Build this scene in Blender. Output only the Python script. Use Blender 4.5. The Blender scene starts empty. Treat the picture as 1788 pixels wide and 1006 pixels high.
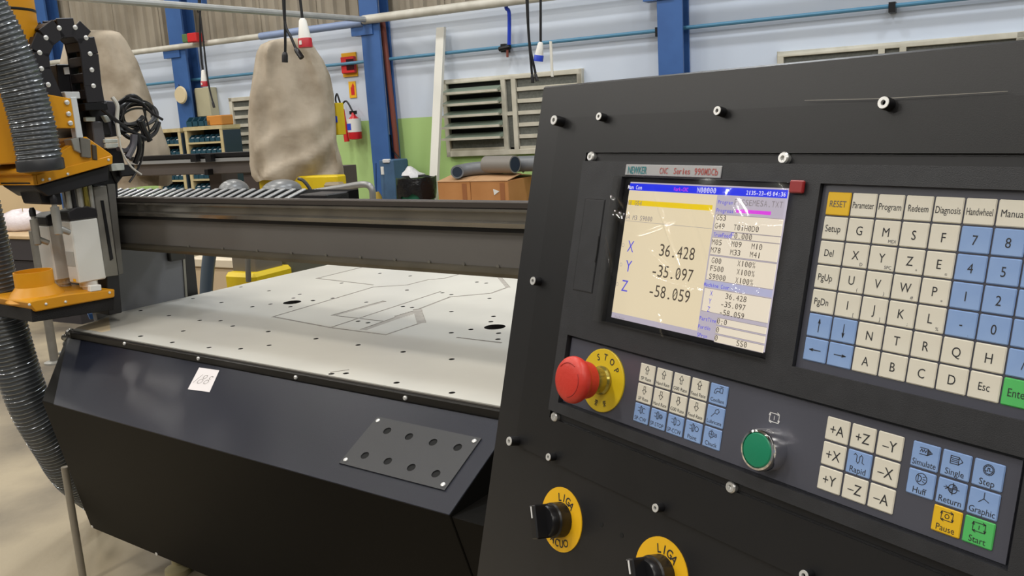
import bpy, bmesh, math, random
from mathutils import Vector, Matrix
random.seed(7)
V = Vector
SC = bpy.context.scene
COL = SC.collection

# ------------------------------------------------------------ camera
F, CX, CY = 1539.0, 894.0, 503.0
RT = (0.99823773, -0.05934172, 0.0); FW = (-0.01148037, -0.19312104, 0.98110777); DN = (0.05822062, 0.9793788, 0.19346197)
EYE = V((0, 0, 1.55))
cd = bpy.data.cameras.new('camera'); cam = bpy.data.objects.new('camera', cd); COL.objects.link(cam)
ax = [V((RT[i], FW[i], -DN[i])) for i in range(3)]
cam.matrix_world = Matrix(((ax[0].x, -ax[1].x, -ax[2].x, EYE.x), (ax[0].y, -ax[1].y, -ax[2].y, EYE.y),
                           (ax[0].z, -ax[1].z, -ax[2].z, EYE.z), (0, 0, 0, 1)))
cd.sensor_width = 36; cd.lens = F / 1788 * 36; cd.clip_start = 0.02; cd.clip_end = 100
SC.camera = cam
# ------------------------------------------------------------ world, lights, exposure
wd = bpy.data.worlds.new('hall_air'); SC.world = wd; wd.use_nodes = True
wd.node_tree.nodes['Background'].inputs[0].default_value = (0.80, 0.90, 1.0, 1)
wd.node_tree.nodes['Background'].inputs[1].default_value = 0.05
SC.view_settings.view_transform = 'Standard'; SC.view_settings.look = 'None'
SC.view_settings.exposure = 0.0; SC.view_settings.gamma = 1.0; SC.view_settings.use_curve_mapping = False

def hd(a):
    a = math.radians(a); return V((math.cos(a), math.sin(a), 0))
T, S = hd(-36.225), hd(53.775)          # along the router's gantry / across its table
W, WN = hd(-29.22), hd(60.78)           # along the hall wall / towards it
C, CNN = hd(-55.634), hd(34.366)        # along the console / into it
Z = V((0, 0, 1))
DW = 9.4
def lamp(a, n, z, power, size=0.55, col=(1.0, 0.97, 0.91), sy=None):
    ld = bpy.data.lights.new('high_bay_lamp', 'AREA'); ld.shape = 'RECTANGLE'; ld.size = size; ld.size_y = sy or size
    ld.energy = power; ld.color = col
    o = bpy.data.objects.new('high_bay_lamp', ld); COL.objects.link(o)
    p = W * a + WN * n; o.location = (p.x, p.y, z)
for a in (-15.0, -11.0, -7.0, -3.0, 1.0, 5.0):
    for n in (7.0, 4.0, 1.0, -2.0, -5.0):
        lamp(a, n, 6.3, 74 if n > 5 else 82, 0.5, (0.93, 0.97, 1.0) if a > -4 and n > 3 else (1.0, 0.965, 0.90))

# ------------------------------------------------------------ picking helpers
def ray(x, y):
    a = ((x - CX) / F, (y - CY) / F, 1.0)
    return V((sum(a[i] * RT[i] for i in range(3)), sum(a[i] * FW[i] for i in range(3)), -sum(a[i] * DN[i] for i in range(3))))
def hit(x, y, p, n):
    r = ray(x, y); return EYE + r * ((p - EYE).dot(n) / r.dot(n))
def flat(x, y, z): return hit(x, y, V((0, 0, z)), Z)
def wall(x, y, off=0.0): return hit(x, y, EYE + WN * (DW - off), WN)
def mid(x, y, n): return hit(x, y, EYE + WN * n, WN)
def tpl(x, y, t): return hit(x, y, EYE + T * t, T)
def spl(x, y, s): return hit(x, y, EYE + S * s, S)
def ts(t, s, z): return V((T.x * t + S.x * s, T.y * t + S.y * s, z))
def wz(a, n, z): return V((W.x * a + WN.x * n, W.y * a + WN.y * n, z))

# ------------------------------------------------------------ materials
def srgb(h):
    h = h.lstrip('#'); c = [int(h[i:i + 2], 16) / 255 for i in (0, 2, 4)]
    return tuple(x / 12.92 if x <= .04045 else ((x + .055) / 1.055) ** 2.4 for x in c) + (1,)
MATS = {}
def mat(name, hexc, rough=0.5, metal=0.0, hex2=None, scale=8.0, bump=0.0, bscale=60.0, spec=0.5, emit=0.0, alpha=None, lo=.35, hi=.65, rvar=0.0, detail=4):
    if name in MATS: return MATS[name]
    m = bpy.data.materials.new(name); m.use_nodes = True; nt = m.node_tree; b = nt.nodes['Principled BSDF']
    c = srgb(hexc)
    b.inputs['Base Color'].default_value = c; b.inputs['Roughness'].default_value = rough; b.inputs['Metallic'].default_value = metal
    b.inputs['Specular IOR Level'].default_value = spec
    tc = nt.nodes.new('ShaderNodeTexCoord')
    if hex2:
        n = nt.nodes.new('ShaderNodeTexNoise'); n.inputs['Scale'].default_value = scale; n.inputs['Detail'].default_value = detail
        nt.links.new(tc.outputs['Object'], n.inputs['Vector'])
        r = nt.nodes.new('ShaderNodeValToRGB'); r.color_ramp.elements[0].color = c; r.color_ramp.elements[1].color = srgb(hex2)
        r.color_ramp.elements[0].position = lo; r.color_ramp.elements[1].position = hi
        nt.links.new(n.outputs['Fac'], r.inputs['Fac']); nt.links.new(r.outputs['Color'], b.inputs['Base Color'])
        if rvar:
            mr = nt.nodes.new('ShaderNodeMapRange'); mr.inputs[3].default_value = rough - rvar; mr.inputs[4].default_value = rough + rvar
            nt.links.new(n.outputs['Fac'], mr.inputs[0]); nt.links.new(mr.outputs[0], b.inputs['Roughness'])
    if bump:
        n2 = nt.nodes.new('ShaderNodeTexNoise'); n2.inputs['Scale'].default_value = bscale; n2.inputs['Detail'].default_value = 3
        nt.links.new(tc.outputs['Object'], n2.inputs['Vector'])
        bp = nt.nodes.new('ShaderNodeBump'); bp.inputs['Strength'].default_value = bump; bp.inputs['Distance'].default_value = 0.01
        nt.links.new(n2.outputs['Fac'], bp.inputs['Height']); nt.links.new(bp.outputs['Normal'], b.inputs['Normal'])
    if emit:
        b.inputs['Emission Color'].default_value = c; b.inputs['Emission Strength'].default_value = emit
        b.inputs['Base Color'].default_value = (0.01, 0.01, 0.01, 1)
    if alpha is not None: b.inputs['Alpha'].default_value = alpha
    MATS[name] = m; return m
black_paint = mat('black_powder_coat', '#18181a', .36, 0, '#1c1c1e', 3, .03, 1400, .55)
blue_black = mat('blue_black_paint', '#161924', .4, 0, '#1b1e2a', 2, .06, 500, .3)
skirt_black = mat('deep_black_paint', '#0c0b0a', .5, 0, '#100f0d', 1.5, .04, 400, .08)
plastic = mat('charcoal_plastic', '#242529', .45, 0, '#2a2b2f', 60, .10, 1500, .5)
plastic_side = mat('dark_charcoal_plastic', '#1c1d20', .5)
recess = mat('recess_black', '#101116', .5)
membrane = mat('membrane_slate', '#4a4b55', .28, 0, '#51525c', 4, 0, 1, .5)
steel = mat('bright_steel', '#dcdcda', .28, .35)
dark_steel = mat('dark_oxide_steel', '#17171a', .4, .3)
chrome = mat('chrome', '#e8e8ea', .08, 1.0)
key_white = mat('key_ivory', '#d6d1c3', .5, 0, '#dcd8cb', 30)
key_blue = mat('key_blue', '#7f9dcf', .5, 0, '#8ba8d6', 30)
key_yellow = mat('key_yellow', '#dfb319', .5)
key_green = mat('key_green', '#4fb761', .5)
ink = mat('black_ink', '#26262a', .6)
ink_grey = mat('grey_ink', '#55555a', .6)
white_ink = mat('white_ink', '#dcdcdc', .6)
red_plastic = mat('red_plastic', '#c93528', .42, 0, None, 8, .05, 300)
red_cap = mat('dark_red_plastic', '#8f1f22', .35)
disc_yellow = mat('sign_yellow', '#d8bb22', .38)
tag_yellow = mat('amber_yellow', '#edb71a', .45)
brass = mat('yellowed_metal', '#a89a4e', .25, .8)
green_cap = mat('green_button', '#0f7f5c', .4)
plate_silver = mat('name_plate_silver', '#aaaaac', .4, .2)
teal_ink = mat('teal_ink', '#2b7f86', .5); red_ink = mat('red_ink', '#b0504c', .5)
scr_cream = mat('screen_cream', '#f0dfbd', .3, emit=0.93)
scr_cream2 = mat('screen_pale', '#f4e7d2', .3, emit=0.93)
scr_lilac = mat('screen_lilac', '#c5bcca', .3, emit=0.9)
scr_blue = mat('screen_blue', '#2233ee', .3, emit=1.0)
scr_yellow = mat('screen_yellow', '#f3d016', .3, emit=.95)
scr_mag = mat('screen_magenta', '#e743ea', .3, emit=.95)
scr_ink = mat('screen_dark', '#4a4038', .3, emit=.9)
scr_inkg = mat('screen_grey', '#8d8488', .3, emit=.9)
scr_inkb = mat('screen_blue_text', '#5a55dd', .3, emit=.95)
scr_white = mat('screen_white', '#f0eef8', .3, emit=1.0)
scr_line = mat('screen_line', '#a59b9e', .3, emit=.9)
board_white = mat('white_laminate', '#cbc9c1', .36, 0, '#bfbdb6', 2.2, .02, 40, .45, lo=.4, hi=.75)
board_edge = mat('board_edge', '#cbb898', .6)
groove_grey = mat('cut_groove', '#a5a099', .8, 0, '#948f88', 40)
hole_dark = mat('drilled_hole', '#1d1b19', .9)
beam_grey = mat('gantry_grey', '#6b6866', .38, 0, '#726f6c', 2, .04, 300, .5)
side_grey = mat('gantry_side_grey', '#74757a', .45, 0, '#7b7c80', 2.5)
rail_metal = mat('oiled_rail', '#85827d', .16, .75, '#97938c', 7, 0, 1, .5)
yellow = mat('machine_yellow', '#d9980f', .42, 0, '#d18e0a', 6)
alu = mat('brushed_aluminium', '#b4b3ae', .42, .6, '#a2a19c', 12)
spindle_white = mat('spindle_white', '#d9d8d3', .42, .1)
grey_metal = mat('mid_grey_metal', '#85827b', .45, .4, '#76736d', 10)
black_plastic = mat('black_plastic', '#1d1c20', .42)
chain_black = mat('chain_black', '#211f24', .45)
cable_black = mat('black_cable', '#16161a', .4)
hose_grey = mat('hose_grey', '#44484d', .26, .1, '#4b4f54', 20)
hose_blue = mat('hose_blue_grey', '#4d5a68', .4)
clear_tube = mat('clear_tube', '#c9c7c0', .15, 0)
concrete = mat('concrete_floor', '#4d4740', .5, 0, '#a3967e', .8, .12, 30, .4, lo=.40, hi=.60, rvar=.1, detail=7)  # dark noise patches are stains and also painted stand-ins for machine shadows
wall_white = mat('wall_white', '#d6deea', .7, 0, '#ced8e8', .7, .03, 20)
wall_far = mat('wall_far_grey', '#7d8083', .7, 0, '#757a7e', .6)
wall_green = mat('wall_green', '#b4d48a', .65, 0, '#acce81', .8, .03, 20)
cladding = mat('cladding_sheet', '#a39a8b', .55, .15, '#8e8576', 1.6, 0, 1, .4)
blue_paint = mat('column_blue', '#3d66a4', .45, 0, '#375e9a', 3)
blue_dark = mat('column_navy', '#284a80', .45)
pipe_white = mat('pipe_white', '#d8d5cb', .45, 0, '#c3bfb3', 5)
pipe_blue = mat('pipe_blue', '#4f86a6', .4)
pipe_red = mat('pipe_brown', '#7c3f33', .5)
galv = mat('galvanised', '#c0c3c4', .4, .2, '#b0b3b4', 6)
win_frame = mat('window_frame_paint', '#cfcabb', .5, 0, '#beb9a9', 6)
win_glass = mat('ribbed_glass', '#666862', .25, 0, '#5a5c57', 40, .3, 200)
slat_glass = mat('louvre_glass', '#93a293', .2, .1)
night = mat('night_opening', '#0b0c0c', .9)
cloth = mat('cream_cover_cloth', '#b9ad9c', .85, 0, '#8a7d6b', 3.2, .9, 7, .2, lo=.42, hi=.72, detail=5)  # brown patches paint fold shading into the cloth as well as stains
base_yellow = mat('base_yellow', '#d9bd12', .45, 0, '#cdae10', 5)
wood = mat('rack_wood', '#cdbd92', .6, 0, '#bfae82', 8)
bin_blue = mat('bin_teal', '#1f4a5c', .45); bin_label = mat('bin_contents', '#c8ccd0', .5)
bin_green = mat('bin_green', '#14694f', .5)
orange_box = mat('orange_plastic', '#cf8a3c', .5)
cardboard = mat('cardboard', '#bd844f', .8, 0, '#b47b47', 5, .05, 80)
cardboard_top = mat('cardboard_flap', '#c9a078', .8, 0, '#bf956c', 5)
tape = mat('parcel_tape', '#9c6540', .4)
bag_black = mat('bin_bag_black', '#17171a', .25, 0, None, 8, .9, 25)
bag_white = mat('white_plastic_film', '#d9d8da', .3, 0, None, 8, .8, 25)
pvc = mat('pvc_grey', '#74777b', .4); pvc_in = mat('pvc_inside', '#1e2a3c', .6); tube_grey = mat('tube_taupe', '#85807a', .5)
blue_steel = mat('weathered_blue_steel', '#4a6a8c', .55, 0, '#3f5c7c', 5)
beige_box = mat('beige_enclosure', '#b9b396', .5); beige2 = mat('beige_cover', '#c9c4a8', .5)
ext_red = mat('extinguisher_red', '#c8202a', .3); sign_yel = mat('sign_amber', '#f3b91c', .5); sign_red = mat('sign_red', '#d32a2c', .4)
plug_white = mat('plug_white', '#e6e4df', .4); plug_red = mat('plug_red', '#b82431', .4); plug_blue = mat('plug_blue', '#2746c4', .4)
strip_white = mat('white_timber', '#e3e1d8', .5)
cream_board = mat('cream_board', '#dcc299', .7, 0, '#d4b98f', 1.5)
bench_dark = mat('bench_dark', '#3a373c', .5)
dome_grey = mat('grey_dome', '#77797b', .35, .2)
orange_cable = mat('orange_cable', '#c8502a', .5)
tray_silver = mat('tray_silver', '#b9bbbd', .3, .6)

# ------------------------------------------------------------ mesh building
class MB:
    def __init__(s): s.v = []; s.f = []
    def add(s, vs, fs):
        n = len(s.v); s.v += [V(p) for p in vs]; s.f += [tuple(i + n for i in f) for f in fs]; return s
    def box(s, o, X, Y, Zv):
        o, X, Y, Zv = V(o), V(X), V(Y), V(Zv)
        if X.cross(Y).dot(Zv) < 0: o = o + X; X = -X
        vs = [o, o + X, o + X + Y, o + Y]; vs += [p + Zv for p in vs]
        return s.add(vs, [(3, 2, 1, 0), (4, 5, 6, 7), (0, 1, 5, 4), (1, 2, 6, 5), (2, 3, 7, 6), (3, 0, 4, 7)])
    def cbox(s, c, X, Y, Zv): c, X, Y, Zv = V(c), V(X), V(Y), V(Zv); return s.box(c - X - Y - Zv, X * 2, Y * 2, Zv * 2)
    def prism(s, poly, d):
        poly = [V(p) for p in poly]; d = V(d); n = len(poly)
        nn = V((0, 0, 0))
        for i in range(n): nn += poly[i].cross(poly[(i + 1) % n])
        if nn.dot(d) < 0: poly.reverse()
        return s.add(poly + [p + d for p in poly], [tuple(range(n - 1, -1, -1)), tuple(range(n, 2 * n))] + [(i, (i + 1) % n, (i + 1) % n + n, i + n) for i in range(n)])
    def frame(s, a):
        a = V(a).normalized(); u = V((0, 0, 1)) if abs(a.z) < .9 else V((1, 0, 0))
        x = u.cross(a).normalized(); return x, a.cross(x), a
    def lathe(s, o, axis, prof, n=24, caps=True):
        o = V(o); x, y, a = s.frame(axis); vs = []; fs = []
        for r, h in prof:
            for k in range(n):
                t = 2 * math.pi * k / n; vs.append(o + a * h + x * (r * math.cos(t)) + y * (r * math.sin(t)))
        m = len(prof)
        for i in range(m - 1):
            for k in range(n):
                k2 = (k + 1) % n; fs.append((i * n + k, i * n + k2, (i + 1) * n + k2, (i + 1) * n + k))
        if caps: fs.append(tuple(range(n - 1, -1, -1))); fs.append(tuple((m - 1) * n + k for k in range(n)))
        return s.add(vs, fs)
    def cyl(s, p0, p1, r, r1=None, n=20): p0, p1 = V(p0), V(p1); return s.lathe(p0, p1 - p0, [(r, 0), (r if r1 is None else r1, (p1 - p0).length)], n)
    def tube(s, path, r, n=10, caps=True):
        path = [V(p) for p in path]; m = len(path); R = r if isinstance(r, (list, tuple)) else [r] * m
        vs = []; fs = []; t = (path[1] - path[0]).normalized(); x, y, _ = s.frame(t)
        for i, p in enumerate(path):
            t2 = (path[min(i + 1, m - 1)] - path[max(i - 1, 0)]).normalized()
            q = t.rotation_difference(t2); x = q @ x; y = q @ y; t = t2
            for k in range(n):
                a = 2 * math.pi * k / n; vs.append(p + x * (R[i] * math.cos(a)) + y * (R[i] * math.sin(a)))
        for i in range(m - 1):
            for k in range(n):
                k2 = (k + 1) % n; fs.append((i * n + k, i * n + k2, (i + 1) * n + k2, (i + 1) * n + k))
        if caps: fs.append(tuple(range(n - 1, -1, -1))); fs.append(tuple((m - 1) * n + k for k in range(n)))
        return s.add(vs, fs)
    def quad(s, a, b, c, d): return s.add([a, b, c, d], [(0, 1, 2, 3)])
    def mesh(s, name, m, org, bevel=0.0, ang=32, seg=1):
        me = bpy.data.meshes.new(name); me.from_pydata([p - org for p in s.v], [], s.f)
        if bevel:
            bm = bmesh.new(); bm.from_mesh(me); bmesh.ops.remove_doubles(bm, verts=bm.verts, dist=1e-6)
            es = [e for e in bm.edges if len(e.link_faces) == 2 and e.calc_face_angle() > .5]
            bmesh.ops.bevel(bm, geom=es, offset=bevel, segments=seg, affect='EDGES', profile=.5); bm.to_mesh(me); bm.free()
        me.materials.append(m)
        me.polygons.foreach_set('use_smooth', [True] * len(me.polygons))
        me.set_sharp_from_angle(angle=math.radians(ang)); me.update(); return me
ORG = {}
def tagit(o, label=None, cat=None, group=None, kind=None):
    if label: o['label'] = label
    if cat: o['category'] = cat
    if group: o['group'] = group
    if kind: o['kind'] = kind
    return o
def thing(name, label, cat, loc=(0, 0, 0), group=None, matrix=None):
    o = bpy.data.objects.new(name, None); COL.objects.link(o); o.empty_display_size = .05
    if matrix is not None: o.matrix_world = matrix; ORG[o.name] = V((0, 0, 0))
    else: o.location = loc; ORG[o.name] = V(loc)
    return tagit(o, label, cat, group)
def part(name, mb, m, parent, bevel=0.0, label=None, ang=32, kind=None, seg=1):
    org = ORG[parent.name]; o = bpy.data.objects.new(name, mb.mesh(name, m, org, bevel, ang, seg)); COL.objects.link(o)
    o.parent = parent; ORG[o.name] = org
    return tagit(o, label, None, None, kind)
def solo(name, mb, m, label, cat, group=None, bevel=0.0, kind=None, ang=32):
    lo = V((min(p.x for p in mb.v), min(p.y for p in mb.v), min(p.z for p in mb.v))); hi = V((max(p.x for p in mb.v), max(p.y for p in mb.v), 0))
    loc = V(((lo.x + hi.x) / 2, (lo.y + hi.y) / 2, lo.z))
    o = bpy.data.objects.new(name, mb.mesh(name, m, loc, bevel, ang)); o.location = loc; COL.objects.link(o); ORG[o.name] = loc
    return tagit(o, label, cat, group, kind)
def struct(name, mb, m, bevel=0.0): return solo(name, mb, m, None, None, None, bevel, 'structure')
def inst(name, me, parent, loc=(0, 0, 0), rotz=0.0):
    o = bpy.data.objects.new(name, me); COL.objects.link(o); o.parent = parent; o.location = loc; o.rotation_euler = (0, 0, rotz)
    ORG[o.name] = V((0, 0, 0)); return o
def copy_tree(o, parent=None):
    c = o.copy(); COL.objects.link(c); c.parent = parent
    for ch in list(o.children): copy_tree(ch, c)
    return c
def catmull(pts, k=6):
    pts = [V(p) for p in pts]; out = []; n = len(pts)
    for i in range(n - 1):
        a, b, c, d = pts[max(i - 1, 0)], pts[i], pts[i + 1], pts[min(i + 2, n - 1)]
        for j in range(k):
            t = j / k; out.append(.5 * ((2 * b) + (c - a) * t + (2 * a - 5 * b + 4 * c - d) * t * t + (3 * b - a - 3 * c + d) * t ** 3))
    return out + [pts[-1]]
# flat lettering: outline text turned into mesh, and stroked icons
TX = {}
def glyphs(s, h, m, xs=1.0, bold=0.0):
    key = (s, round(h, 5), m.name, xs, bold)
    if key in TX: return TX[key]
    cu = bpy.data.curves.new('lettering', 'FONT'); cu.body = s; cu.size = h / 0.729; cu.align_x = 'CENTER'; cu.resolution_u = 3; cu.offset = bold * h
    ob = bpy.data.objects.new('lettering', cu); me = bpy.data.meshes.new_from_object(ob)
    bpy.data.objects.remove(ob); bpy.data.curves.remove(cu)
    xsn = [v.co.x for v in me.vertices]
    cx = (min(xsn) + max(xsn)) / 2 if xsn else 0
    for v in me.vertices: v.co.x = (v.co.x - cx) * xs; v.co.y -= h * .5
    me.materials.clear(); me.materials.append(m); TX[key] = me; return me
def join_me(name, items, m):
    vs = []; fs = []
    for me, dx, dy, dz in items:
        n = len(vs); vs += [(v.co.x + dx, v.co.y + dy, v.co.z + dz) for v in me.vertices]; fs += [tuple(i + n for i in p.vertices) for p in me.polygons]
    o = bpy.data.meshes.new(name); o.from_pydata(vs, [], fs); o.materials.append(m); return o
GW = {}
def mono(s, pitch, h, m, xs=None, bold=0.0, slash=True):
    """fixed-pitch dot-screen lettering, left edge at x = 0, centred in y"""
    key = ('mono', s, pitch, h, m.name, bold)
    if key in TX: return TX[key]
    it = []
    for i, ch in enumerate(s):
        if ch == ' ': continue
        me = glyphs(ch, h, m, 1.0, bold)
        w = max((v.co.x for v in me.vertices), default=.001) * 2
        tw = pitch * (.80 if ch not in '.:1I-|' else .34 if ch in '.:' else .6)
        sx = min(tw / w, 1.4) if w else 1
        m2 = bpy.data.meshes.new('g'); m2.from_pydata([(v.co.x * sx, v.co.y, 0) for v in me.vertices], [], [tuple(p.vertices) for p in me.polygons])
        it.append((m2, pitch * (i + .5), 0, 0))
        if ch == '0' and slash:
            m3 = bpy.data.meshes.new('g'); a = pitch * .22; b = h * .22; t = pitch * .055
            m3.from_pydata([(-a - t, -b, 0), (-a + t, -b, 0), (a + t, b, 0), (a - t, b, 0)], [], [(0, 1, 2, 3)]); it.append((m3, pitch * (i + .5), 0, 0))
    r = join_me('lettering', it, m); TX[key] = r; return r
def strokes(lines, w, m):
    vs = []; fs = []
    for ln in lines:
        for (x0, y0), (x1, y1) in zip(ln[:-1], ln[1:]):
            d = math.hypot(x1 - x0, y1 - y0) or 1e-6; ux, uy = (x1 - x0) / d, (y1 - y0) / d; px, py = -uy * w / 2, ux * w / 2
            x0e, y0e, x1e, y1e = x0 - ux * w * .4, y0 - uy * w * .4, x1 + ux * w * .4, y1 + uy * w * .4
            n = len(vs); vs += [(x0e + px, y0e + py, 0), (x0e - px, y0e - py, 0), (x1e - px, y1e - py, 0), (x1e + px, y1e + py, 0)]; fs.append((n, n + 1, n + 2, n + 3))
    me = bpy.data.meshes.new('icon'); me.from_pydata(vs, [], fs); me.materials.append(m); return me
def circ(cx, cy, r, n=14, a0=0, a1=360): return [(cx + r * math.cos(math.radians(a0 + (a1 - a0) * i / n)), cy + r * math.sin(math.radians(a0 + (a1 - a0) * i / n))) for i in range(n + 1)]

# ============================================================ THE HALL
def wbox(mb, x0, y0, x1, y1, off, th):
    """box on the wall between two picture points, its back off metres before the wall, th thick towards the hall"""
    cx_, cy_ = (x0 + x1) / 2, (y0 + y1) / 2
    a0 = wall(x0, cy_, off).dot(W); a1 = wall(x1, cy_, off).dot(W); z0 = wall(cx_, y1, off).z; z1 = wall(cx_, y0, off).z
    return abox(mb, a0, a1, z0, z1, DW - off - th, DW - off)
def abox(mb, a0, a1, z0, z1, n0, n1): return mb.box(wz(a0, n0, z0), W * (a1 - a0), WN * (n1 - n0), Z * (z1 - z0))
A0, A1, NB, HT = -19.0, 9.5, -8.0, 7.2
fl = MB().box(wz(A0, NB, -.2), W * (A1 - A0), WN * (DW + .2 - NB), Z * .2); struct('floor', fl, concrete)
GZ, LZ = 1.575, 2.78
wb = abox(MB(), A0, A1, GZ, LZ, DW, DW + .2); wbk = struct('wall_back', wb, wall_white)
part('green_dado', abox(MB(), A0, A1, 0, GZ, DW, DW + .2), wall_green, wbk, label='lower part of the wall painted light green')
# ribbed cladding above the masonry, one sheet per metre
def sheet(a):
    mb = MB(); pr = []
    x = 0.0
    while x < 1.0 - 1e-6:
        for dx, d in ((0, 0), (.05, 0), (.075, .045), (.125, .045), (.15, 0)): pr.append((x + dx, d))
        x += .2
    pr.append((1.02, 0))
    vs = []; fs = []
    for (p, d) in pr:
        for z in (LZ - .05, HT): vs.append(wz(a + p, DW + .06 - d, z))
    for i in range(len(pr) - 1): fs.append((2 * i, 2 * i + 2, 2 * i + 3, 2 * i + 1))
    mb.add(vs, fs)
    vs2 = [v + WN * .004 for v in vs]; mb.add(vs2, [tuple(reversed(f)) for f in fs]); return mb
for i in range(-17, 6): part('cladding_sheet', sheet(i * 1.0), cladding, wbk, ang=20)
struct('wall_left', MB().box(wz(A0 - .2, NB, 0), W * .2, WN * (DW - NB), Z * HT), wall_far)
struct('wall_right', MB().box(wz(A1, NB, 0), W * .2, WN * (DW - NB), Z * HT), wall_far)
struct('wall_front', MB().box(wz(A0, NB - .2, 0), W * (A1 - A0), WN * .2, Z * HT), wall_far)
struct('ceiling', MB().box(wz(A0, NB, HT), W * (A1 - A0), WN * (DW + .2 - NB), Z * .2), cladding)

# columns: rolled I sections, bracket at the ledge
def column(a, w, dep, label, top=HT):
    t = thing('steel_column', label, 'column', wz(a, DW - dep, 0), 'blue steel columns along the wall')
    part('flange', abox(MB(), a - w / 2, a + w / 2, 0, top, DW - dep, DW - dep + .03), blue_paint, t)
    part('flange', abox(MB(), a - w / 2, a + w / 2, 0, top, DW - .035, DW - .005), blue_paint, t)
    part('web', abox(MB(), a - .02, a + .02, 0, top, DW - dep + .03, DW - .035), blue_dark, t)
    mb = MB().prism([wz(a - .28, DW - dep - .02, 2.62), wz(a + .05, DW - dep - .02, 2.62), wz(a + .05, DW - dep - .02, 2.8), wz(a - .28, DW - dep - .02, 2.8)], WN * .16)
    part('bracket', mb, blue_paint, t); return t
column(wall(318, 120, .2).dot(W), .30, .24, 'blue steel column with the cream disc and grey box beside it')
column(wall(655, 120, .2).dot(W), .28, .24, 'blue steel column beside the red fire extinguisher')
column(wall(1172, 60, .2).dot(W), .27, .24, 'blue steel column rising behind the control console')
column(wall(72, 30, .2).dot(W), .34, .24, 'blue steel column seen behind the cable chain loop')

# pipes along the wall
def wline(pts, off): return [wall(x, y, off) for x, y in pts]
LP = wz(-19, DW - .32, 2.86), wz(9.4, DW - .32, 2.9)
def along(a, off, z): return wz(a, DW - off, z)
a_c2 = wall(637, 40, .3).dot(W)
solo('ledge_pipe', MB().tube([along(a_c2 - .05, .26, 2.80), along(9.0, .26, 2.80)], .055, 12), pipe_white, 'thick cream pipe running along the top of the wall right of the fire extinguisher column', 'pipe')
solo('ledge_pipe', MB().tube([along(-18.8, .26, 2.76), along(wall(455, 64, .26).dot(W), .26, 2.76)], .04, 12), pipe_white, 'white pipe along the wall top, left of the hanging plugs', 'pipe')
solo('ledge_pipe', MB().tube([along(wall(455, 64, .26).dot(W), .26, 2.76), along(a_c2 - .06, .26, 2.77)], .048, 12), mat('pipe_pale_blue', '#8d9fc4', .45), 'pale blue pipe length behind the large red and white hanging plug', 'pipe')
t = thing('air_pipe', 'thin blue compressed air pipe running along the whole wall', 'pipe', along(-18.8, .1, 2.27))
part('pipe_run', MB().tube([along(-18.8, .10, 2.27), along(9.2, .10, 2.37)], .021, 10), pipe_blue, t)
for px, py in ((660, 100), (1150, 53), (1558, 10), (880, 82), (312, 146)):
    a = wall(px, py, .1).dot(W); zz = 2.27 + (a + 18.8) / 28 * .1
    part('pipe_clamp', abox(MB(), a - .03, a + .03, zz - .06, zz + .035, DW - .13, DW - .005), dark_steel, t)
p0 = hit(637, 34, EYE + WN * (DW - .3), WN); p1 = flat(190, 0, p0.z)
solo('conduit_pipe', MB().tube([p0, p1 + (p1 - p0) * .6], .035, 10), galv, 'grey overhead conduit crossing in front of the ribbed cladding', 'pipe')
solo('riser_pipe', MB().tube([wall(668, 38, .12), wall(690, 235, .12), wall(694, 285, .12)], .035, 10), pipe_red, 'brown vertical pipe beside the blue column by the extinguisher', 'pipe')
solo('riser_pipe', MB().tube([wall(658, 0, .15), wall(661, 38, .15), wall(678, 235, .15)], .018, 8), pipe_white, 'thin cream vertical pipe on the edge of the blue column', 'pipe')

# windows on the wall ------------------------------------------------
def pane_window(name, x0, y0, x1, y1, bays, rows, ybars, slat=None):
    cx_, cy_ = (x0 + x1) / 2, (y0 + y1) / 2
    a0, a1 = wall(x0, cy_).dot(W), wall(x1, cy_).dot(W); zt, zb = 2.005, ybars
    n0 = DW - .07
    w = struct(name, abox(MB(), a0 + .02, a1 - .02, zb + .02, zt - .02, DW - .012, DW - .002), night)
    f = MB()
    abox(f, a0, a1, zt - .055, zt, n0, DW); abox(f, a0, a1, zb, zb + .06, n0, DW)
    abox(f, a0, a0 + .06, zb, zt, n0, DW); abox(f, a1 - .06, a1, zb, zt, n0, DW)
    part('window_frame', f, win_frame, w, .004)
    for (b0, b1, kind) in bays:
        part('mullion', abox(MB(), b1, b1 + .06, zb + .05, zt - .05, n0, DW), win_frame, w, .003)
        H = zt - zb - .11
        for r in range(rows):
            zz = zt - .055 - H * (r + 1) / rows
            if kind == 'louvre' and r < rows - 1:
                h = H / rows
                # a tilted glass slat and its frame rail
                mb = MB().prism([wz(b0, n0 + .04, zz + .035), wz(b0, n0 - .11, zz + h * .10), wz(b0, n0 - .11, zz + h * .10 + .02), wz(b0, n0 + .04, zz + h * .62)], W * (b1 - b0))
                part('louvre_slat', mb, slat_glass, w)
                part('slat_rail', MB().box(wz(b0 - .02, n0 - .13, zz + h * .06), W * (b1 - b0 + .04), WN * .03, Z * .028), win_frame, w)
                part('slat_rail', MB().box(wz(b0, n0 - .01, zz + .002), W * (b1 - b0), WN * .03, Z * .03), win_frame, w)
            elif kind == 'tall':
                if r in (0, 3): part('pane', abox(MB(), b0, b1, zz - 2 * H / rows + .03, zz + H / rows, DW - .035, DW - .022), win_glass, w)
                if r == 2: part('glazing_bar', abox(MB(), b0, b1, zz - .005, zz + .04, n0 + .01, DW - .005), win_frame, w)
            else:
                h = H / rows
                part('pane', abox(MB(), b0, b1, zz + .03, zz + h, DW - .035, DW - .022), win_glass, w)
                part('glazing_bar', abox(MB(), b0, b1, zz - .005, zz + .04, n0 + .01, DW - .005), win_frame, w)
    return w
aw = lambda px, py=200: wall(px, py).dot(W)
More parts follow.
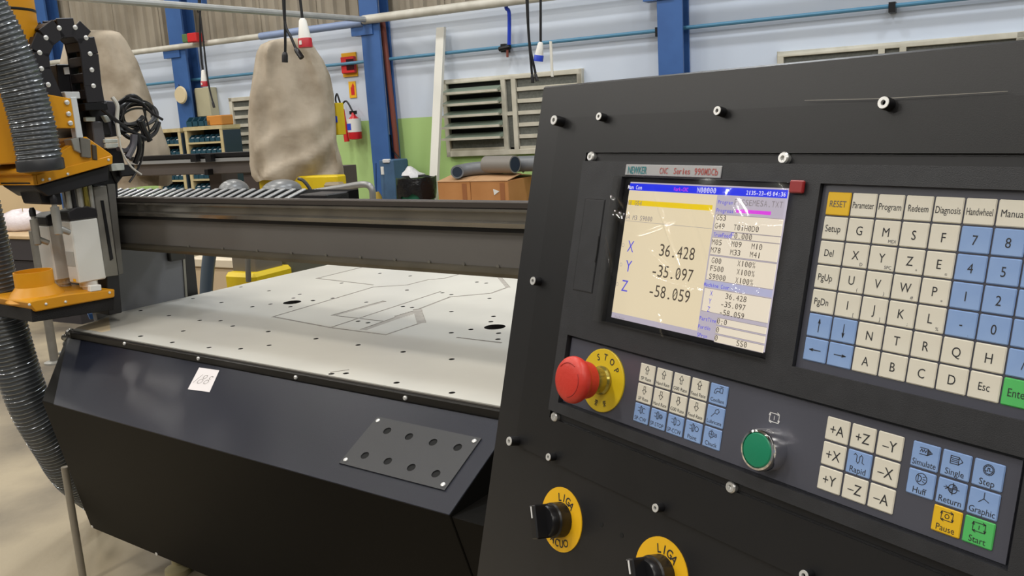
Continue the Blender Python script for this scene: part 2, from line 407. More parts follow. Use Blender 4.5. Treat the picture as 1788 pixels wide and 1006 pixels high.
pane_window('window_1', 776, 139, 1020, 136, [(aw(782) + .03, aw(883) - .01, 'louvre'), (aw(889), aw(901) - .01, 'tall'), (aw(909), aw(1012, 150), 'pane')], 6, 1.075)
pane_window('window_2', 404, 165, 485, 165, [(aw(414), aw(480), 'pane')], 8, 0.95)
x0 = aw(1360, 90)
pane_window('window_3', 1360, 90, 1788, 60, [(x0 + .06, aw(1535, 75), 'pane'), (aw(1548, 75), aw(1572, 75), 'pane'), (aw(1584, 75), aw(1775, 60), 'pane')], 6, 1.075)

# things on the wall -------------------------------------------------
t = thing('fire_call_point', 'red and yellow fire alarm box on the white wall above the extinguisher', 'alarm', wall(612, 135, 0))
part('back_plate', wbox(MB(), 599, 92, 624, 134, .005, .02), sign_yel, t)
part('housing', wbox(MB(), 600, 99, 623, 128, .025, .06), sign_red, t, .008)
part('glass_front', wbox(MB(), 605, 103, 618, 122, .085, .006), mat('smoked_glass', '#3a1518', .2), t)
t = thing('fire_sign', 'small amber sign with red flame and extinguisher below the fire alarm box', 'sign', wall(616, 170, 0))
part('sign_plate', wbox(MB(), 610, 142, 622, 171, .004, .008), sign_yel, t)
part('extinguisher_symbol', wbox(MB(), 613, 152, 619, 166, .012, .002), sign_red, t)
part('flame_symbol', MB().prism([wall(613.5, 151.5, .013), wall(619, 151.5, .013), wall(616, 145, .013)], WN * -.002), sign_red, t)
t = thing('fire_extinguisher', 'red fire extinguisher with white label hung on the wall', 'extinguisher', wall(619, 248, .12))
ca, cb = wall(621, 244, .14), wall(615.5, 205, .14); zax = Z * (cb.z - ca.z)
part('cylinder', MB().lathe(ca, Z, [(.02, 0), (.085, .01), (.09, .04), (.09, zax.z - .07), (.07, zax.z - .02), (.03, zax.z + .02), (.02, zax.z + .06)], 20), ext_red, t)
part('label_sticker', MB().lathe(ca + Z * .10, Z, [(.0915, 0), (.0915, .17)], 20, False), plug_white, t)
part('label_mark', MB().cbox(ca + Z * .17 - WN * .092 - W * .015, W * .03, WN * .003, Z * .04), plug_blue, t)
part('valve', MB().cbox(ca + Z * (zax.z + .06), W * .05, WN * .015, Z * .022), dark_steel, t)
part('discharge_horn', MB().cyl(ca + Z * -.02 - W * .17 + WN * .03, ca + Z * .40 - W * .20 + WN * .03, .035, .03, 12), sign_red, t)
hp = [ca + Z * .40 - W * .20 + WN * .03, ca + Z * .52 - W * .21, ca + Z * .60 - W * .24, ca + Z * .52 - W * .27, ca + Z * .42 - W * .22, ca + Z * .50 - W * .10, ca + Z * (zax.z + .06)]
part('hose', MB().tube(catmull(hp, 6), .012, 8), cable_black, t)
t = thing('electric_panel', 'beige two part electric box on the white wall beside the left column', 'electric box', wall(358, 208, 0))
part('flat_cover', wbox(MB(), 337, 157, 357, 205, .004, .05), beige2, t, .004)
part('cabinet_body', wbox(MB(), 357, 153, 381, 203, .004, .16), beige_box, t, .006)
part('door_gap', wbox(MB(), 355, 157, 358, 201, .02, .05), night, t)
t = thing('cream_disc', 'cream round lid hanging on the left blue column', 'lid', wall(316, 180, .3))
part('disc', MB().lathe(wall(317, 166, .30), -WN, [(.11, 0), (.125, .01), (.11, .03)], 24), mat('lid_cream', '#d9c9a6', .5), t)
part('hanger', MB().tube([wall(312, 148, .30), wall(316, 158, .31)], .008, 6), dark_steel, t)
t = thing('beacon', 'small red and green beacon light on the bracket of the left column', 'light', wall(340, 78, .35))
part('red_lens', wbox(MB(), 338, 58, 354, 74, .34, .12), sign_red, t, .01); part('green_lens', wbox(MB(), 329, 60, 338, 75, .34, .12), mat('dull_green_lens', '#5a7a4c', .4), t, .01)
t = thing('junction_box', 'small blue box with loose wires at the top of the left column', 'electric box', wall(352, 14, .5))
part('case', wbox(MB(), 336, -6, 362, 14, .5, .1), blue_paint, t, .006)
part('wire', MB().tube(catmull([wall(341, 10, .62), wall(347, 6, .62), wall(352, 14, .62), wall(346, 22, .6), wall(345, 8, .62)], 6), .01, 6), cable_black, t)

# hanging cables with plugs (hung from the roof, some metres before the wall)
def hang(label, group, n, wire, body, kind, name='hanging_plug', wr=.010):
    q = [mid(x, y, n) for x, y in wire]
    t = thing(name, label, 'plug', q[-1], group)
    up = q[0] + Z * (HT - q[0].z - .02) if kind != 'drop' else q[0]
    part('cable', MB().tube([up] + catmull(q, 4), wr, 8), cable_black, t)
    p = [mid(x, y, n) for x, y, *_ in body]; d = (p[1] - p[0]); L = d.length; u = d.normalized()
    k = L
    if kind == 'red' or kind == 'blue':
        r = body[0][2]
        part('plug_body', MB().lathe(p[0], u, [(r * .35, 0), (r * .6, k * .08), (r * .95, k * .6), (r, k * .68)], 14), plug_white, t)
        part('plug_sleeve', MB().lathe(p[0] + u * k * .68, u, [(r * 1.02, 0), (r * 1.1, k * .04), (r * 1.1, k * .32)], 14), plug_red if kind == 'red' else plug_blue, t)
        if kind == 'red': part('keyway_mark', MB().cbox(p[0] + u * k * .84 - WN * r * 1.1, W * r * .22, WN * .004, Z * k * .07), plug_white, t)
    else:
        r = body[0][2]
        part('socket', MB().lathe(p[0], u, [(r * .35, 0), (r * .8, k * .15), (r, k * .35), (r, k)], 10), black_plastic, t)
    return t
hang('large white and red plug hanging in front of the second cloth cover', None, 5.0, [(523, -10), (528, 33)], [(528, 32, .045), (534, 83)], 'red')
hang('black socket on the straight cable before the second cloth cover', None, 5.0, [(496, -10), (498, 60), (498, 92)], [(497.5, 90, .022), (497.5, 109)], 'sock')
hang('black socket on the slanting cable before the second cloth cover', None, 5.0, [(494, -10), (498, 42), (508, 65), (517, 86)], [(515, 83, .02), (527, 101)], 'sock')
hang('small white and red plug hanging beside the left column', None, 8.2, [(349, -5), (350, 80), (355, 128)], [(355, 122, .045), (358, 151)], 'red', wr=.014)
hang('thin black cable end hanging across the beige electric box', None, 8.2, [(355, 70), (363, 140), (372, 180)], [(371, 176, .016), (374, 188)], 'sock', wr=.011)
hang('white and blue plug hanging before the blue wall', None, 6.5, [(944, -10), (944, 76)], [(944, 73, .035), (940, 107)], 'blue')
hang('first black socket of the cable pair beside the louvre window', None, 6.5, [(919, -10), (923, 60), (929, 130)], [(929, 128, .014), (930, 145)], 'sock')
hang('second black socket of the cable pair beside the louvre window', None, 6.5, [(921, -10), (924, 70), (935, 128)], [(934, 127, .014), (938, 142)], 'sock')
solo('hanging_strap', MB().box(mid(959, 72, 6.5), mid(963, 72, 6.5) - mid(959, 72, 6.5), WN * .01, mid(963.5, 134, 6.5) - mid(960.5, 72, 6.5)), strip_white, 'narrow white strap hanging beside the white and blue plug', 'strap')
t = thing('air_drop', 'blue air hose with valve dropping from the wall pipe', 'hose', wall(885, 95, .2))
part('hose', MB().tube(catmull([wall(884, 0, .22), wall(884, 14, .2), wall(889, 24, .18), wall(889, 78, .14)], 5), .022, 8), plug_blue, t)
part('valve', MB().cyl(wall(872, 86, .14), wall(891, 82, .14), .028, .028, 10), dark_steel, t)
part('valve', MB().cyl(wall(886, 86, .14), wall(886, 100, .14), .014, .014, 8), pipe_red, t)

# ------------------------------------------------ things by the wall
b0 = wall(758, 360, .55); top_ = wall(772.5, 48, .06)
dvec = (b0 - top_); b1 = top_ + dvec * (top_.z / -dvec.z if dvec.z else 1)
t = MB().box(top_ - W * .055, W * .11, -WN * .05, b1 - top_); solo('timber_post', t, strip_white, 'tall white timber board leaning against the wall left of the louvre window', 'board')
def gbox(mb, x0, y0, x1, y1, n, dep):
    cx_, cy_ = (x0 + x1) / 2, (y0 + y1) / 2
    a0 = mid(x0, cy_, n).dot(W); a1 = mid(x1, cy_, n).dot(W); z0 = mid(cx_, y1, n).z; z1 = mid(cx_, y0, n).z
    return mb.box(wz(a0, n, z0), W * (a1 - a0), WN * dep, Z * (z1 - z0))
def to_floor(x0, y0, x1, n, dep):
    cx_ = (x0 + x1) / 2
    a0 = mid(x0, y0 + 20, n).dot(W); a1 = mid(x1, y0 + 20, n).dot(W); z1 = mid(cx_, y0, n).z
    return a0, a1, z1
NBX = 8.2
a0, a1, z1 = to_floor(765, 317, 888, NBX, .7)
for lo, hi, nm, lb in ((0.0, .47, 'cardboard_box', 'brown cardboard box left of the pair under the louvre window'), (.475, 1.0, 'cardboard_box', 'brown cardboard box with torn white sticker under the louvre window')):
    aa, bb = a0 + (a1 - a0) * lo, a0 + (a1 - a0) * hi
    t = thing(nm, lb, 'box', wz((aa + bb) / 2, NBX + .3, 0), 'cardboard boxes under the louvre window')
    part('carton', MB().box(wz(aa, NBX, 0), W * (bb - aa), WN * .62, Z * z1), cardboard, t, .006)
    part('flap', MB().prism([wz(aa, NBX - .005, z1), wz(bb, NBX - .005, z1), wz(bb, NBX + .31, z1 + .05), wz(aa, NBX + .31, z1 + .05)], Z * .008), cardboard_top, t)
    part('flap', MB().prism([wz(aa, NBX + .625, z1), wz(bb, NBX + .625, z1), wz(bb, NBX + .32, z1 + .04), wz(aa, NBX + .32, z1 + .04)], Z * .008), cardboard_top, t)
    part('packing_tape', MB().box(wz(bb - .10, NBX - .004, .02), W * .055, WN * .003, Z * (z1 - .04)), tape, t)
    if lo > 0: part('sticker', MB().prism([mid(861, 330, NBX - .003), mid(872, 334, NBX - .003), mid(863, 341, NBX - .003)], WN * -.002), plug_white, t)
zb_ = z1 + .06
def at(px, py, n): return mid(px, py, n)
e0 = mid(803, 313, NBX + .08); e0.z = max(e0.z, zb_ + .045)
epath = catmull([e0 - WN * .06 + W * .01, e0 + WN * .02 - W * .03, e0 + WN * .12 + W * .02 + Z * .01, e0 + WN * .18 + W * .14 + Z * .02, e0 + WN * .22 + W * .42 + Z * .02], 6)
t = thing('pipe_elbow', 'bent grey plastic pipe lying on the cardboard boxes', 'pipe', e0)
part('tube_wall', MB().tube(epath, .072, 16), pvc, t); part('bore', MB().lathe(epath[0] - (epath[1] - epath[0]).normalized() * .002, epath[1] - epath[0], [(.055, 0), (.05, .003)], 16), pvc_in, t)
e1 = mid(880, 305, NBX + .22); e1.z = zb_ + .10
t = thing('short_tube', 'short taupe tube with open end lying on the cardboard boxes', 'pipe', e1)
part('tube_wall', MB().tube([e1 - W * .25 + WN * .06, e1 + W * .16 - WN * .03], .095, 20), tube_grey, t)
d1 = (W * .41 - WN * .09).normalized(); part('bore', MB().lathe(e1 + W * .16 - WN * .03 + d1 * .001, d1, [(.082, 0), (.08, .002)], 20), pvc_in, t)
e2 = mid(915, 306, NBX + .4); e2.z = zb_ + .09
solo('grey_pipe', MB().tube([e2 - W * .12, e2 + W * .75], .085, 16), pvc, 'grey plastic pipe behind the short taupe tube on the boxes', 'pipe')
solo('thin_rod', MB().tube([mid(897, 275, DW - .15), mid(914, 300, DW - .25)], .014, 8), dark_steel, 'thin dark rod leaning to the wall under the louvre window', 'rod')
# green bin with a bag, blue steel cabinet, green sheet
NG = 8.5
bc = mid(728, 336, NG); bc = V((bc.x, bc.y, 0)); zt = mid(728, 314, NG).z; rr = .21
t = thing('waste_bin', 'dark green bin lined with a black bag beside the white board', 'bin', bc)
part('bin_body', MB().lathe(bc, Z, [(rr * .78, 0), (rr, zt - .03), (rr * 1.04, zt - .03), (rr * 1.04, zt)], 20), bin_green, t)
mb = MB(); n = 26; vs = []; fs = []
for i, (r_, h_) in enumerate(((1.0, zt + .015), (1.10, zt + .03), (1.13, zt - .03), (1.12, zt - .12), (1.09, zt - .2))):
    for k in range(n):
        a = 2 * math.pi * k / n; w_ = 1 + .035 * math.sin(5 * a + i) + .03 * math.sin(11 * a + 2 * i)
        dz = (.05 * math.sin(3 * a + 1) + .03 * math.sin(7 * a)) if i == 4 else .008 * math.sin(6 * a + i)
        vs.append(bc + V((math.cos(a) * rr * r_ * w_, math.sin(a) * rr * r_ * w_, h_ + dz)))
for i in range(4):
    for k in range(n): fs.append((i * n + k, i * n + (k + 1) % n, (i + 1) * n + (k + 1) % n, (i + 1) * n + k))
fs.append(tuple(range(n - 1, -1, -1)))
part('bin_liner', mb.add(vs, fs), bag_black, t, ang=60)
bw = bc + Z * (zt + .03) - W * .03
mb = MB(); n = 14; vs = []; fs = []
for i, (r_, h_) in enumerate(((.10, 0), (.12, .03), (.09, .06), (.05, .10), (.02, .13))):
    for k in range(n):
        a = 2 * math.pi * k / n; w_ = 1 + .2 * math.sin(3 * a + i * 2) + .12 * math.sin(7 * a + i)
        vs.append(bw + V((math.cos(a) * r_ * w_, math.sin(a) * r_ * w_, h_)) - W * (.4 * h_))
for i in range(4):
    for k in range(n): fs.append((i * n + k, i * n + (k + 1) % n, (i + 1) * n + (k + 1) % n, (i + 1) * n + k))
fs += [tuple(range(n - 1, -1, -1)), tuple(4 * n + k for k in range(n))]
solo('plastic_bag', mb.add(vs, fs), bag_white, 'crumpled white plastic film on top of the green bin', 'plastic bag', ang=60)
a0, a1, z1 = to_floor(663, 280, 688, 8.75, .3)
t = thing('blue_cabinet', 'weathered blue steel cabinet with white scraps at the foot of the column', 'cabinet', wz((a0 + a1) / 2, 8.8, 0))
part('cabinet_body', MB().box(wz(a0, 8.75, 0), W * (a1 - a0), WN * .3, Z * z1), blue_steel, t, .008)
part('paper_scrap', gbox(MB(), 665, 291, 670, 305, 8.745, .004), plug_white, t); part('rag', gbox(MB(), 667, 278, 679, 285, 8.73, .05), bag_white, t, .01)
a0, a1, z1 = to_floor(688, 280, 706, 9.12, .2)
t = thing('green_panel', 'dark green steel panel with yellow sticker between cabinet and bin', 'panel', wz((a0 + a1) / 2, 9, 0))
part('sheet', MB().box(wz(a0, 9.12, 0), W * (a1 - a0), WN * .1, Z * z1), mat('panel_green', '#2c6b5c', .5), t, .006)
part('sticker', gbox(MB(), 695, 283, 704, 292, 9.115, .004), mat('sticker_olive', '#b9b23f', .5), t)
solo('dangling_wire', MB().tube(catmull([wall(682, 236, .1), wall(686, 262, .15), wall(704, 285, .35), wall(712, 305, .4), wall(720, 320, .5)], 6), .012, 6), cable_black, 'thin dark wire sagging from the brown pipe to the bin', 'wire')
t = thing('broom', 'yellow broom head standing at the foot of the column', 'broom', V((mid(657, 350, 8.6).x, mid(657, 350, 8.6).y, 0)))
part('handle', MB().tube([mid(656, 285, 8.62), mid(657, 345, 8.6)], .011, 8), blue_dark, t)
bq = mid(657.5, 335, 8.6); part('bristles', MB().lathe(V((bq.x, bq.y, bq.z)), -Z, [(.03, 0), (.06, .06), (.075, .22)], 12), mat('straw', '#a88b34', .7), t)
part('shaft', MB().tube([bq, V((bq.x, bq.y, .01))], .012, 8), blue_dark, t)

# storage racks with blue parts bins ---------------------------------
ORD = ('first', 'second', 'third', 'fourth', 'fifth', 'sixth')
def make_bin():
    w_, d_, h_ = .105, .14, .085
    b = MB(); b.box((-w_ / 2, 0, 0), (w_, 0, 0), (0, d_, 0), (0, 0, .006))
    b.box((-w_ / 2, d_ - .006, 0), (w_, 0, 0), (0, .006, 0), (0, 0, h_)); b.box((-w_ / 2, 0, 0), (w_, 0, 0), (0, .006, 0), (0, 0, h_ * .55))
    for sx in (-1, 1): b.prism([(sx * w_ / 2, 0, 0), (sx * w_ / 2, d_, 0), (sx * w_ / 2, d_, h_), (sx * w_ / 2, .05, h_), (sx * w_ / 2, 0, h_ * .55)], (-sx * .006, 0, 0))
    c = MB().box((-w_ * .40, .02, .006), (w_ * .8, 0, 0), (0, d_ * .7, 0), (0, 0, .05))
    return b.mesh('bin_shell', bin_blue, V((0, 0, 0))), c.mesh('bin_contents', bin_label, V((0, 0, 0)), .01)
BIN, CONT = make_bin(); brot = math.atan2(W.y, W.x)
CONT2 = CONT.copy(); CONT2.materials[0] = mat('dark_contents', '#39424a', .6)
def rack(x0, x1, y0, n, label, rows, ncol, who):
    a0 = mid(x0, y0 + 30, n).dot(W); a1 = mid(x1, y0 + 30, n).dot(W); zt = mid((x0 + x1) / 2, y0, n).z
    t = thing('storage_rack', label, 'rack', wz((a0 + a1) / 2, n + .15, 0))
    for a in (a0, a1 - .05): part('upright', MB().box(wz(a, n, 0), W * .05, WN * .32, Z * zt), wood, t)
    part('side_panel', MB().box(wz(a1, n + .01, 0), W * .02, WN * .3, Z * (zt - .02)), mat('rack_navy', '#1e3145', .5), t)
    part('back_board', MB().box(wz(a0 + .05, n + .3, 0), W * (a1 - a0 - .1), WN * .02, Z * zt), mat('rack_back', '#22333f', .6), t)
    part('top_board', MB().box(wz(a0 - .01, n - .005, zt - .005), W * (a1 - a0 + .02), WN * .33, Z * .05), wood, t)
    step = .165
    for r in range(rows):
        zz = zt - .165 - r * step
        if zz < .1: break
        part('shelf', MB().box(wz(a0 + .05, n, zz - .025), W * (a1 - a0 - .1), WN * .3, Z * .025), wood, t)
        for c in range(ncol):
            a = a0 + .06 + (a1 - a0 - .12) * (c + .5) / ncol
            b = bpy.data.objects.new('parts_bin', BIN); COL.objects.link(b); b.location = wz(a, n + .01, zz); b.rotation_euler = (0, 0, brot)
            sc = (a1 - a0 - .12) / ncol / .115; b.scale = (sc, 1, 1.15); ORG[b.name] = V((0, 0, 0))
            tagit(b, 'teal bin, %s from left, %s shelf of the rack %s' % (ORD[c], ORD[r], who), 'bin', 'parts bins in the rack ' + who)
            cc = inst('contents', CONT if random.random() < .55 else CONT2, b)
    return a0, a1, zt
ra = rack(325, 391, 226, 8.6, 'wooden bin rack below the beige electric box', 6, 6, 'below the electric box')
rb = rack(268, 318, 231, 8.6, 'wooden bin rack half hidden by the left cloth cover', 6, 5, 'beside the cloth cover')
zt = ra[2] + .045
for i in range(4):
    a = ra[0] + .09 + i * .115; b = bpy.data.objects.new('top_bin', BIN); COL.objects.link(b); b.location = wz(a, 8.62, zt); b.rotation_euler = (0, 0, brot); b.scale = (1, 1.2, 1.5); ORG[b.name] = V((0, 0, 0))
    tagit(b, 'dark teal bin, %s from the left on top of the rack below the electric box' % ORD[i], 'bin', 'teal bins on top of the rack')
a = ra[1] - .17; solo('orange_tray', MB().box(wz(a - .12, 8.62, zt), W * .28, WN * .22, Z * .13), orange_box, 'orange box on top of the rack below the electric box', 'box', None, .012)

# ------------------------------------------------ covered machines
def cover(name, label, n, sil, depth, seed, yb):
    """cloth cover lofted through the half widths read off by height; folds are real relief"""
    rows = []; N = 56; rnd = random.Random(seed); ph = [rnd.uniform(0, 6.28) for _ in range(12)]
    ys = []
    for i in range(len(sil) - 1):
        (y_a, xa0, xa1), (y_b, xb0, xb1) = sil[i], sil[i + 1]
        k = max(2, int((y_b - y_a) / 6))
        for j in range(k): f = j / k; ys.append((y_a + (y_b - y_a) * f, xa0 + (xb0 - xa0) * f, xa1 + (xb1 - xa1) * f))
    ys.append(sil[-1]); vs = []; fs = []
    y_m, xm0, xm1 = sil[len(sil) // 2]; CP = mid((xm0 + xm1) / 2, y_m, n + depth * .5); CD = V((CP.x, CP.y, 0)).normalized(); CS = V((CD.y, -CD.x, 0))
    for i, (y, xa, xb) in enumerate(ys):
        pa, pb = hit(xa, y, CP, CD), hit(xb, y, CP, CD); z = (pa.z + pb.z) / 2; cc = (pa + pb) / 2; hw = (pb - pa).length / 2
        f = i / (len(ys) - 1); dd = depth * min(1, .35 + 1.4 * hw / .5) * .5
        for k in range(N):
            t_ = 2 * math.pi * k / N; c_, s_ = math.cos(t_), math.sin(t_)
            e = .62; cx_ = math.copysign(abs(c_) ** e, c_); sx_ = math.copysign(abs(s_) ** e, s_)
            fold = .030 * math.sin(3.3 * t_ + 4 * f + ph[0]) + .022 * math.sin(7 * t_ - 7 * f + ph[1]) + .014 * math.sin(13 * t_ + 9 * f * f + ph[2])
            low = max(0, f - .55) / .45
            fold += low * (.035 * math.sin(9 * f * 3 + 5 * t_ + ph[3]) + .02 * math.sin(24 * f + 3 * t_ + ph[4]))
            fold += .05 * (1 - abs(math.sin(2.1 * t_ + 2.6 * f + ph[6]))) ** 3 + .04 * (1 - abs(math.sin(3.4 * t_ - 3.2 * f + ph[7]))) ** 4 - .03
            fold += low * .07 * (1 - abs(math.sin(15 * f + 2.2 * t_ + ph[8]))) ** 3
            fold *= min(1, f * 6 + .15)
            ed = .35 if abs(c_) > .8 else 1.0
            q_ = cc + CS * (cx_ * hw * (1 + fold * .3)) + CD * (sx_ * dd * (1 + fold * 2.0 * ed)); vs.append(V((q_.x, q_.y, z + .01 * math.sin(5 * t_ + ph[5]) * (f > .97))))
    R = len(ys)
    for i in range(R - 1):
        for k in range(N): fs.append((i * N + k, (i + 1) * N + k, (i + 1) * N + (k + 1) % N, i * N + (k + 1) % N))
    fs.append(tuple(range(N)))
    return MB().add(vs, fs)
NM = 5.4
c2 = cover('c', '', NM, [(70, 488, 522), (73, 468, 535), (79, 455, 545), (92, 448, 553), (110, 445, 565), (135, 441, 576), (170, 435, 584), (200, 433, 587), (250, 435, 589), (280, 437, 594), (300, 440, 599), (309, 447, 600)], .62, 3, 309)
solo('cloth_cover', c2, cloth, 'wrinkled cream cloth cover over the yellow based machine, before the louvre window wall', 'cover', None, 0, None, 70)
c1 = cover('c', '', NM, [(57, 145, 200), (61, 128, 211), (75, 112, 222), (110, 104, 241), (160, 100, 259), (220, 98, 280), (265, 98, 297), (285, 100, 300), (328, 102, 302)], .62, 8, 328)
solo('cloth_cover', c1, cloth, 'stained cream cloth cover with painted fold shade behind the cable tangle and spindle', 'cover', None, 0, None, 70)
t = thing('covered_router', 'second dark gantry machine with yellow head under the cloth covers', 'machine', wz(-5.8, NM + .3, 0))
gb = MB(); a0 = mid(295, 285, NM + .2).dot(W); a1 = mid(545, 285, NM + .2).dot(W); z0, z1 = mid(370, 305, NM + .2).z, mid(370, 272, NM + .2).z
part('beam', MB().box(wz(a0 - 1.5, NM + .26, z0), W * (a1 - a0 + 1.4), WN * .22, Z * (z1 - z0)), mat('beam_taupe', '#5a5452', .5), t, .008)
part('rail', MB().box(wz(a0 - 1.5, NM + .22, z1 - .055), W * (a1 - a0 + 1.4), WN * .05, Z * .03), tray_silver, t)
part('rail_cover', MB().box(wz(a0 - 1.5, NM + .22, z1 - .012), W * (a1 - a0 + 1.4), WN * .2, Z * .03), dark_steel, t)
for px in (337, 363): part('rail_carriage', gbox(MB(), px - 5, 270, px + 5, 283, NM + .17, .06), dark_steel, t)
part('rail_carriage', gbox(MB(), 357, 296, 363, 306, NM + .2, .06), dark_steel, t)
y0_, y1_ = mid(525, 306, NM + .05).z, mid(525, 350, NM + .05).z
part('head_body', gbox(MB(), 452, 308, 590, 352, NM + .06, .12), base_yellow, t, .012)
part('head_core', gbox(MB(), 470, 314, 560, 352, NM + .18, .3), mat('arm_brown', '#4c4240', .5), t, .012)
part('yellow_column', gbox(MB(), 576, 180, 589, 236, NM + .5, .1), base_yellow, t, .004)
part('blue_badge', gbox(MB(), 582, 203, 588.5, 214, NM + .495, .005), plug_blue, t)
part('motor', gbox(MB(), 563, 319, 592, 334, NM - .04, .09), mat('motor_taupe', '#8a7c62', .5), t, .02)
part('motor', gbox(MB(), 570, 333, 597, 352, NM - .05, .1), mat('motor_stone', '#a39a88', .5), t, .015)
part('head_arm', gbox(MB(), 425, 288, 452, 345, NM + .3, .2), mat('arm_brown', '#4c4240', .5), t, .008)
for px in (350, 560):
    aa = mid(px, 340, NM + .3).dot(W); part('leg', MB().box(wz(aa - .08, NM + .5, 0), W * .16, WN * .2, Z * (z0 + .02)), mat('arm_brown', '#4c4240', .5), t)
def dome(px0, px1, pyt, pyb, n, label):
    c = mid((px0 + px1) / 2, pyb, n); r = (mid(px1, pyb, n) - mid(px0, pyb, n)).length / 2; h = mid((px0 + px1) / 2, pyt, n).z - c.z
    pf = [(r, -.55), (r, 0)] + [(r * math.cos(x * math.pi / 16), h * math.sin(x * math.pi / 16)) for x in range(1, 8)] + [(.001, h)]
    solo('motor_dome', MB().lathe(c, Z, pf, 24), dome_grey, label, 'motor')
dome(466, 518, 313, 332, 4.6, 'smooth grey dome before the yellow machine head')
dome(389, 428, 313, 334, 4.6, 'shiny grey dome left of the yellow machine head')
up = [mid(545, 336, 4.7), mid(600, 327, 4.7), mid(635, 322, 4.7), mid(648, 328, 4.7), mid(651, 345, 4.7), mid(651, 380, 4.7)]
solo('bent_handrail', MB().tube(catmull(up, 5), .022, 12), mat('handrail_grey', '#8d8d8d', .35, .4), 'grey bent tube rail right of the yellow machine head', 'rail')
solo('arched_cable', MB().tube(catmull([mid(521, 312, 4.6), mid(530, 316, 4.6), mid(541, 330, 4.6), mid(548, 350, 4.6), mid(551, 380, 4.6)], 6), .012, 8), cable_black, 'black cable arching over the yellow machine head', 'cable')

# ------------------------------------------------ left edge and behind the table
bl, br_ = mid(-60, 330, 6.2), mid(98, 330, 6.2); zt, zb = mid(20, 250, 6.2).z, mid(20, 357, 6.2).z
t = MB().box(V((bl.x, bl.y, 0)), V((br_.x - bl.x, br_.y - bl.y, 0)), WN * .04, Z * zt)
solo('cream_partition', t, cream_board, 'large cream board standing behind the hoses at the left edge', 'board')
NB2 = 4.6
a0 = mid(-90, 420, NB2).dot(W); a1 = mid(112, 420, NB2).dot(W); zt = mid(30, 412, NB2).z
t = thing('workbench', 'dark workbench with a pale wooden top behind the spindles', 'bench', wz((a0 + a1) / 2, NB2 + .3, 0))
part('worktop', MB().box(wz(a0, NB2, zt - .03), W * (a1 - a0), WN * .9, Z * .03), mat('bench_top', '#c9ae88', .5, 0, '#bfa37c', 6), t, .004)
part('drawer_front', MB().box(wz(a0, NB2 + .02, zt - .22), W * (a1 - a0), WN * .5, Z * .185), bench_dark, t, .004)
part('carcass', MB().box(wz(a0, NB2 + .04, 0), W * (a1 - a0), WN * .5, Z * (zt - .23)), mat('bench_carcass', '#2f2c30', .6), t)
q = mid(45, 400, NB2 + .35); q.z = zt
mb = MB(); n = 22; vs = []; fs = []
prof = ((.16, 0), (.2, .03), (.2, .09), (.16, .14), (.08, .175), (.005, .18))
for i, (r_, h_) in enumerate(prof):
    for k in range(n):
        aa = 2 * math.pi * k / n; w_ = 1 + .08 * math.sin(3 * aa + i) + .06 * math.sin(7 * aa + 2 * i)
        vs.append(q + W * (math.cos(aa) * r_ * w_ * 1.3) + WN * (math.sin(aa) * r_ * w_ * .8) + Z * (h_ * (1 + .1 * math.sin(2 * aa))))
for i in range(len(prof) - 1):
    for k in range(n): fs.append((i * n + k, i * n + (k + 1) % n, (i + 1) * n + (k + 1) % n, (i + 1) * n + k))
fs.append(tuple(range(n - 1, -1, -1)))
solo('wrapped_parcel', mb.add(vs, fs), mat('bubble_wrap', '#d5ccd0', .3, 0, None, 8, .5, 30), 'bundle wrapped in white plastic on the workbench', 'parcel', None, 0, None, 60)
q2 = mid(14, 394, NB2 + .3); q2.z = zt
for i in range(3): solo('flat_bar', MB().box(q2 + Z * (.012 + i * .03) - W * .25, W * .34, WN * .12, Z * .016), mat('bar_maroon', '#4a3a40', .5), ('lowest', 'middle', 'topmost')[i] + ' dark flat bar of the stack on the workbench beside the wrapped bundle', 'bar', 'flat bars stacked on the workbench')
# below the gantry: leg, hose, yellow foot, posts, boxes
NU = 3.3
t = thing('machine_foot', 'yellow machine foot with taupe column seen under the gantry', 'machine base', V((mid(420, 500, NU).x, mid(420, 500, NU).y, 0)))
part('foot', gbox(MB(), 399, 478, 452, 640, NU, .3), base_yellow, t, .02)
part('column', gbox(MB(), 404, 430, 446, 480, NU + .06, .2), mat('column_taupe', '#6c655c', .5), t, .006)
part('rod', MB().cyl(mid(432, 430, NU - .03), mid(434, 492, NU - .03), .014, .014, 10), grey_metal, t)
solo('dark_hose', MB().tube(catmull([mid(375, 420, NU - .2), mid(367, 440, NU - .2), mid(362, 480, NU - .2), mid(360, 520, NU - .2), mid(360, 600, NU - .2)], 4), .033, 14), hose_blue, 'blue grey hose hanging behind the table edge under the gantry', 'hose')
t = thing('crate_pile', 'pale wooden crate with a tan lid seen under the gantry beam', 'crate', V((mid(430, 500, NU + 1).x, mid(430, 500, NU + 1).y, 0)))
part('crate', gbox(MB(), 330, 470, 530, 640, NU + 1.0, .5), mat('crate_tan', '#c9b394', .6), t, .01)
part('lid', gbox(MB(), 326, 455, 534, 470, NU + .98, .54), mat('crate_lid', '#d8cbb4', .6), t, .006)
solo('orange_lead', MB().tube(catmull([mid(446, 463, NU + .93), mid(458, 462, NU + .93), mid(468, 466, NU + .93), mid(478, 474, NU + .93)], 5), .014, 8), orange_cable, 'orange cable lying on the crate under the gantry', 'cable')
solo('grey_cloth_roll', MB().lathe(V((mid(525, 500, NU + .5).x, mid(525, 500, NU + .5).y, 0)), Z, [(.24, 0), (.24, mid(525, 440, NU + .5).z)], 20), mat('olive_grey', '#5c5b4e', .7), 'olive grey drum seen under the gantry beam', 'drum')
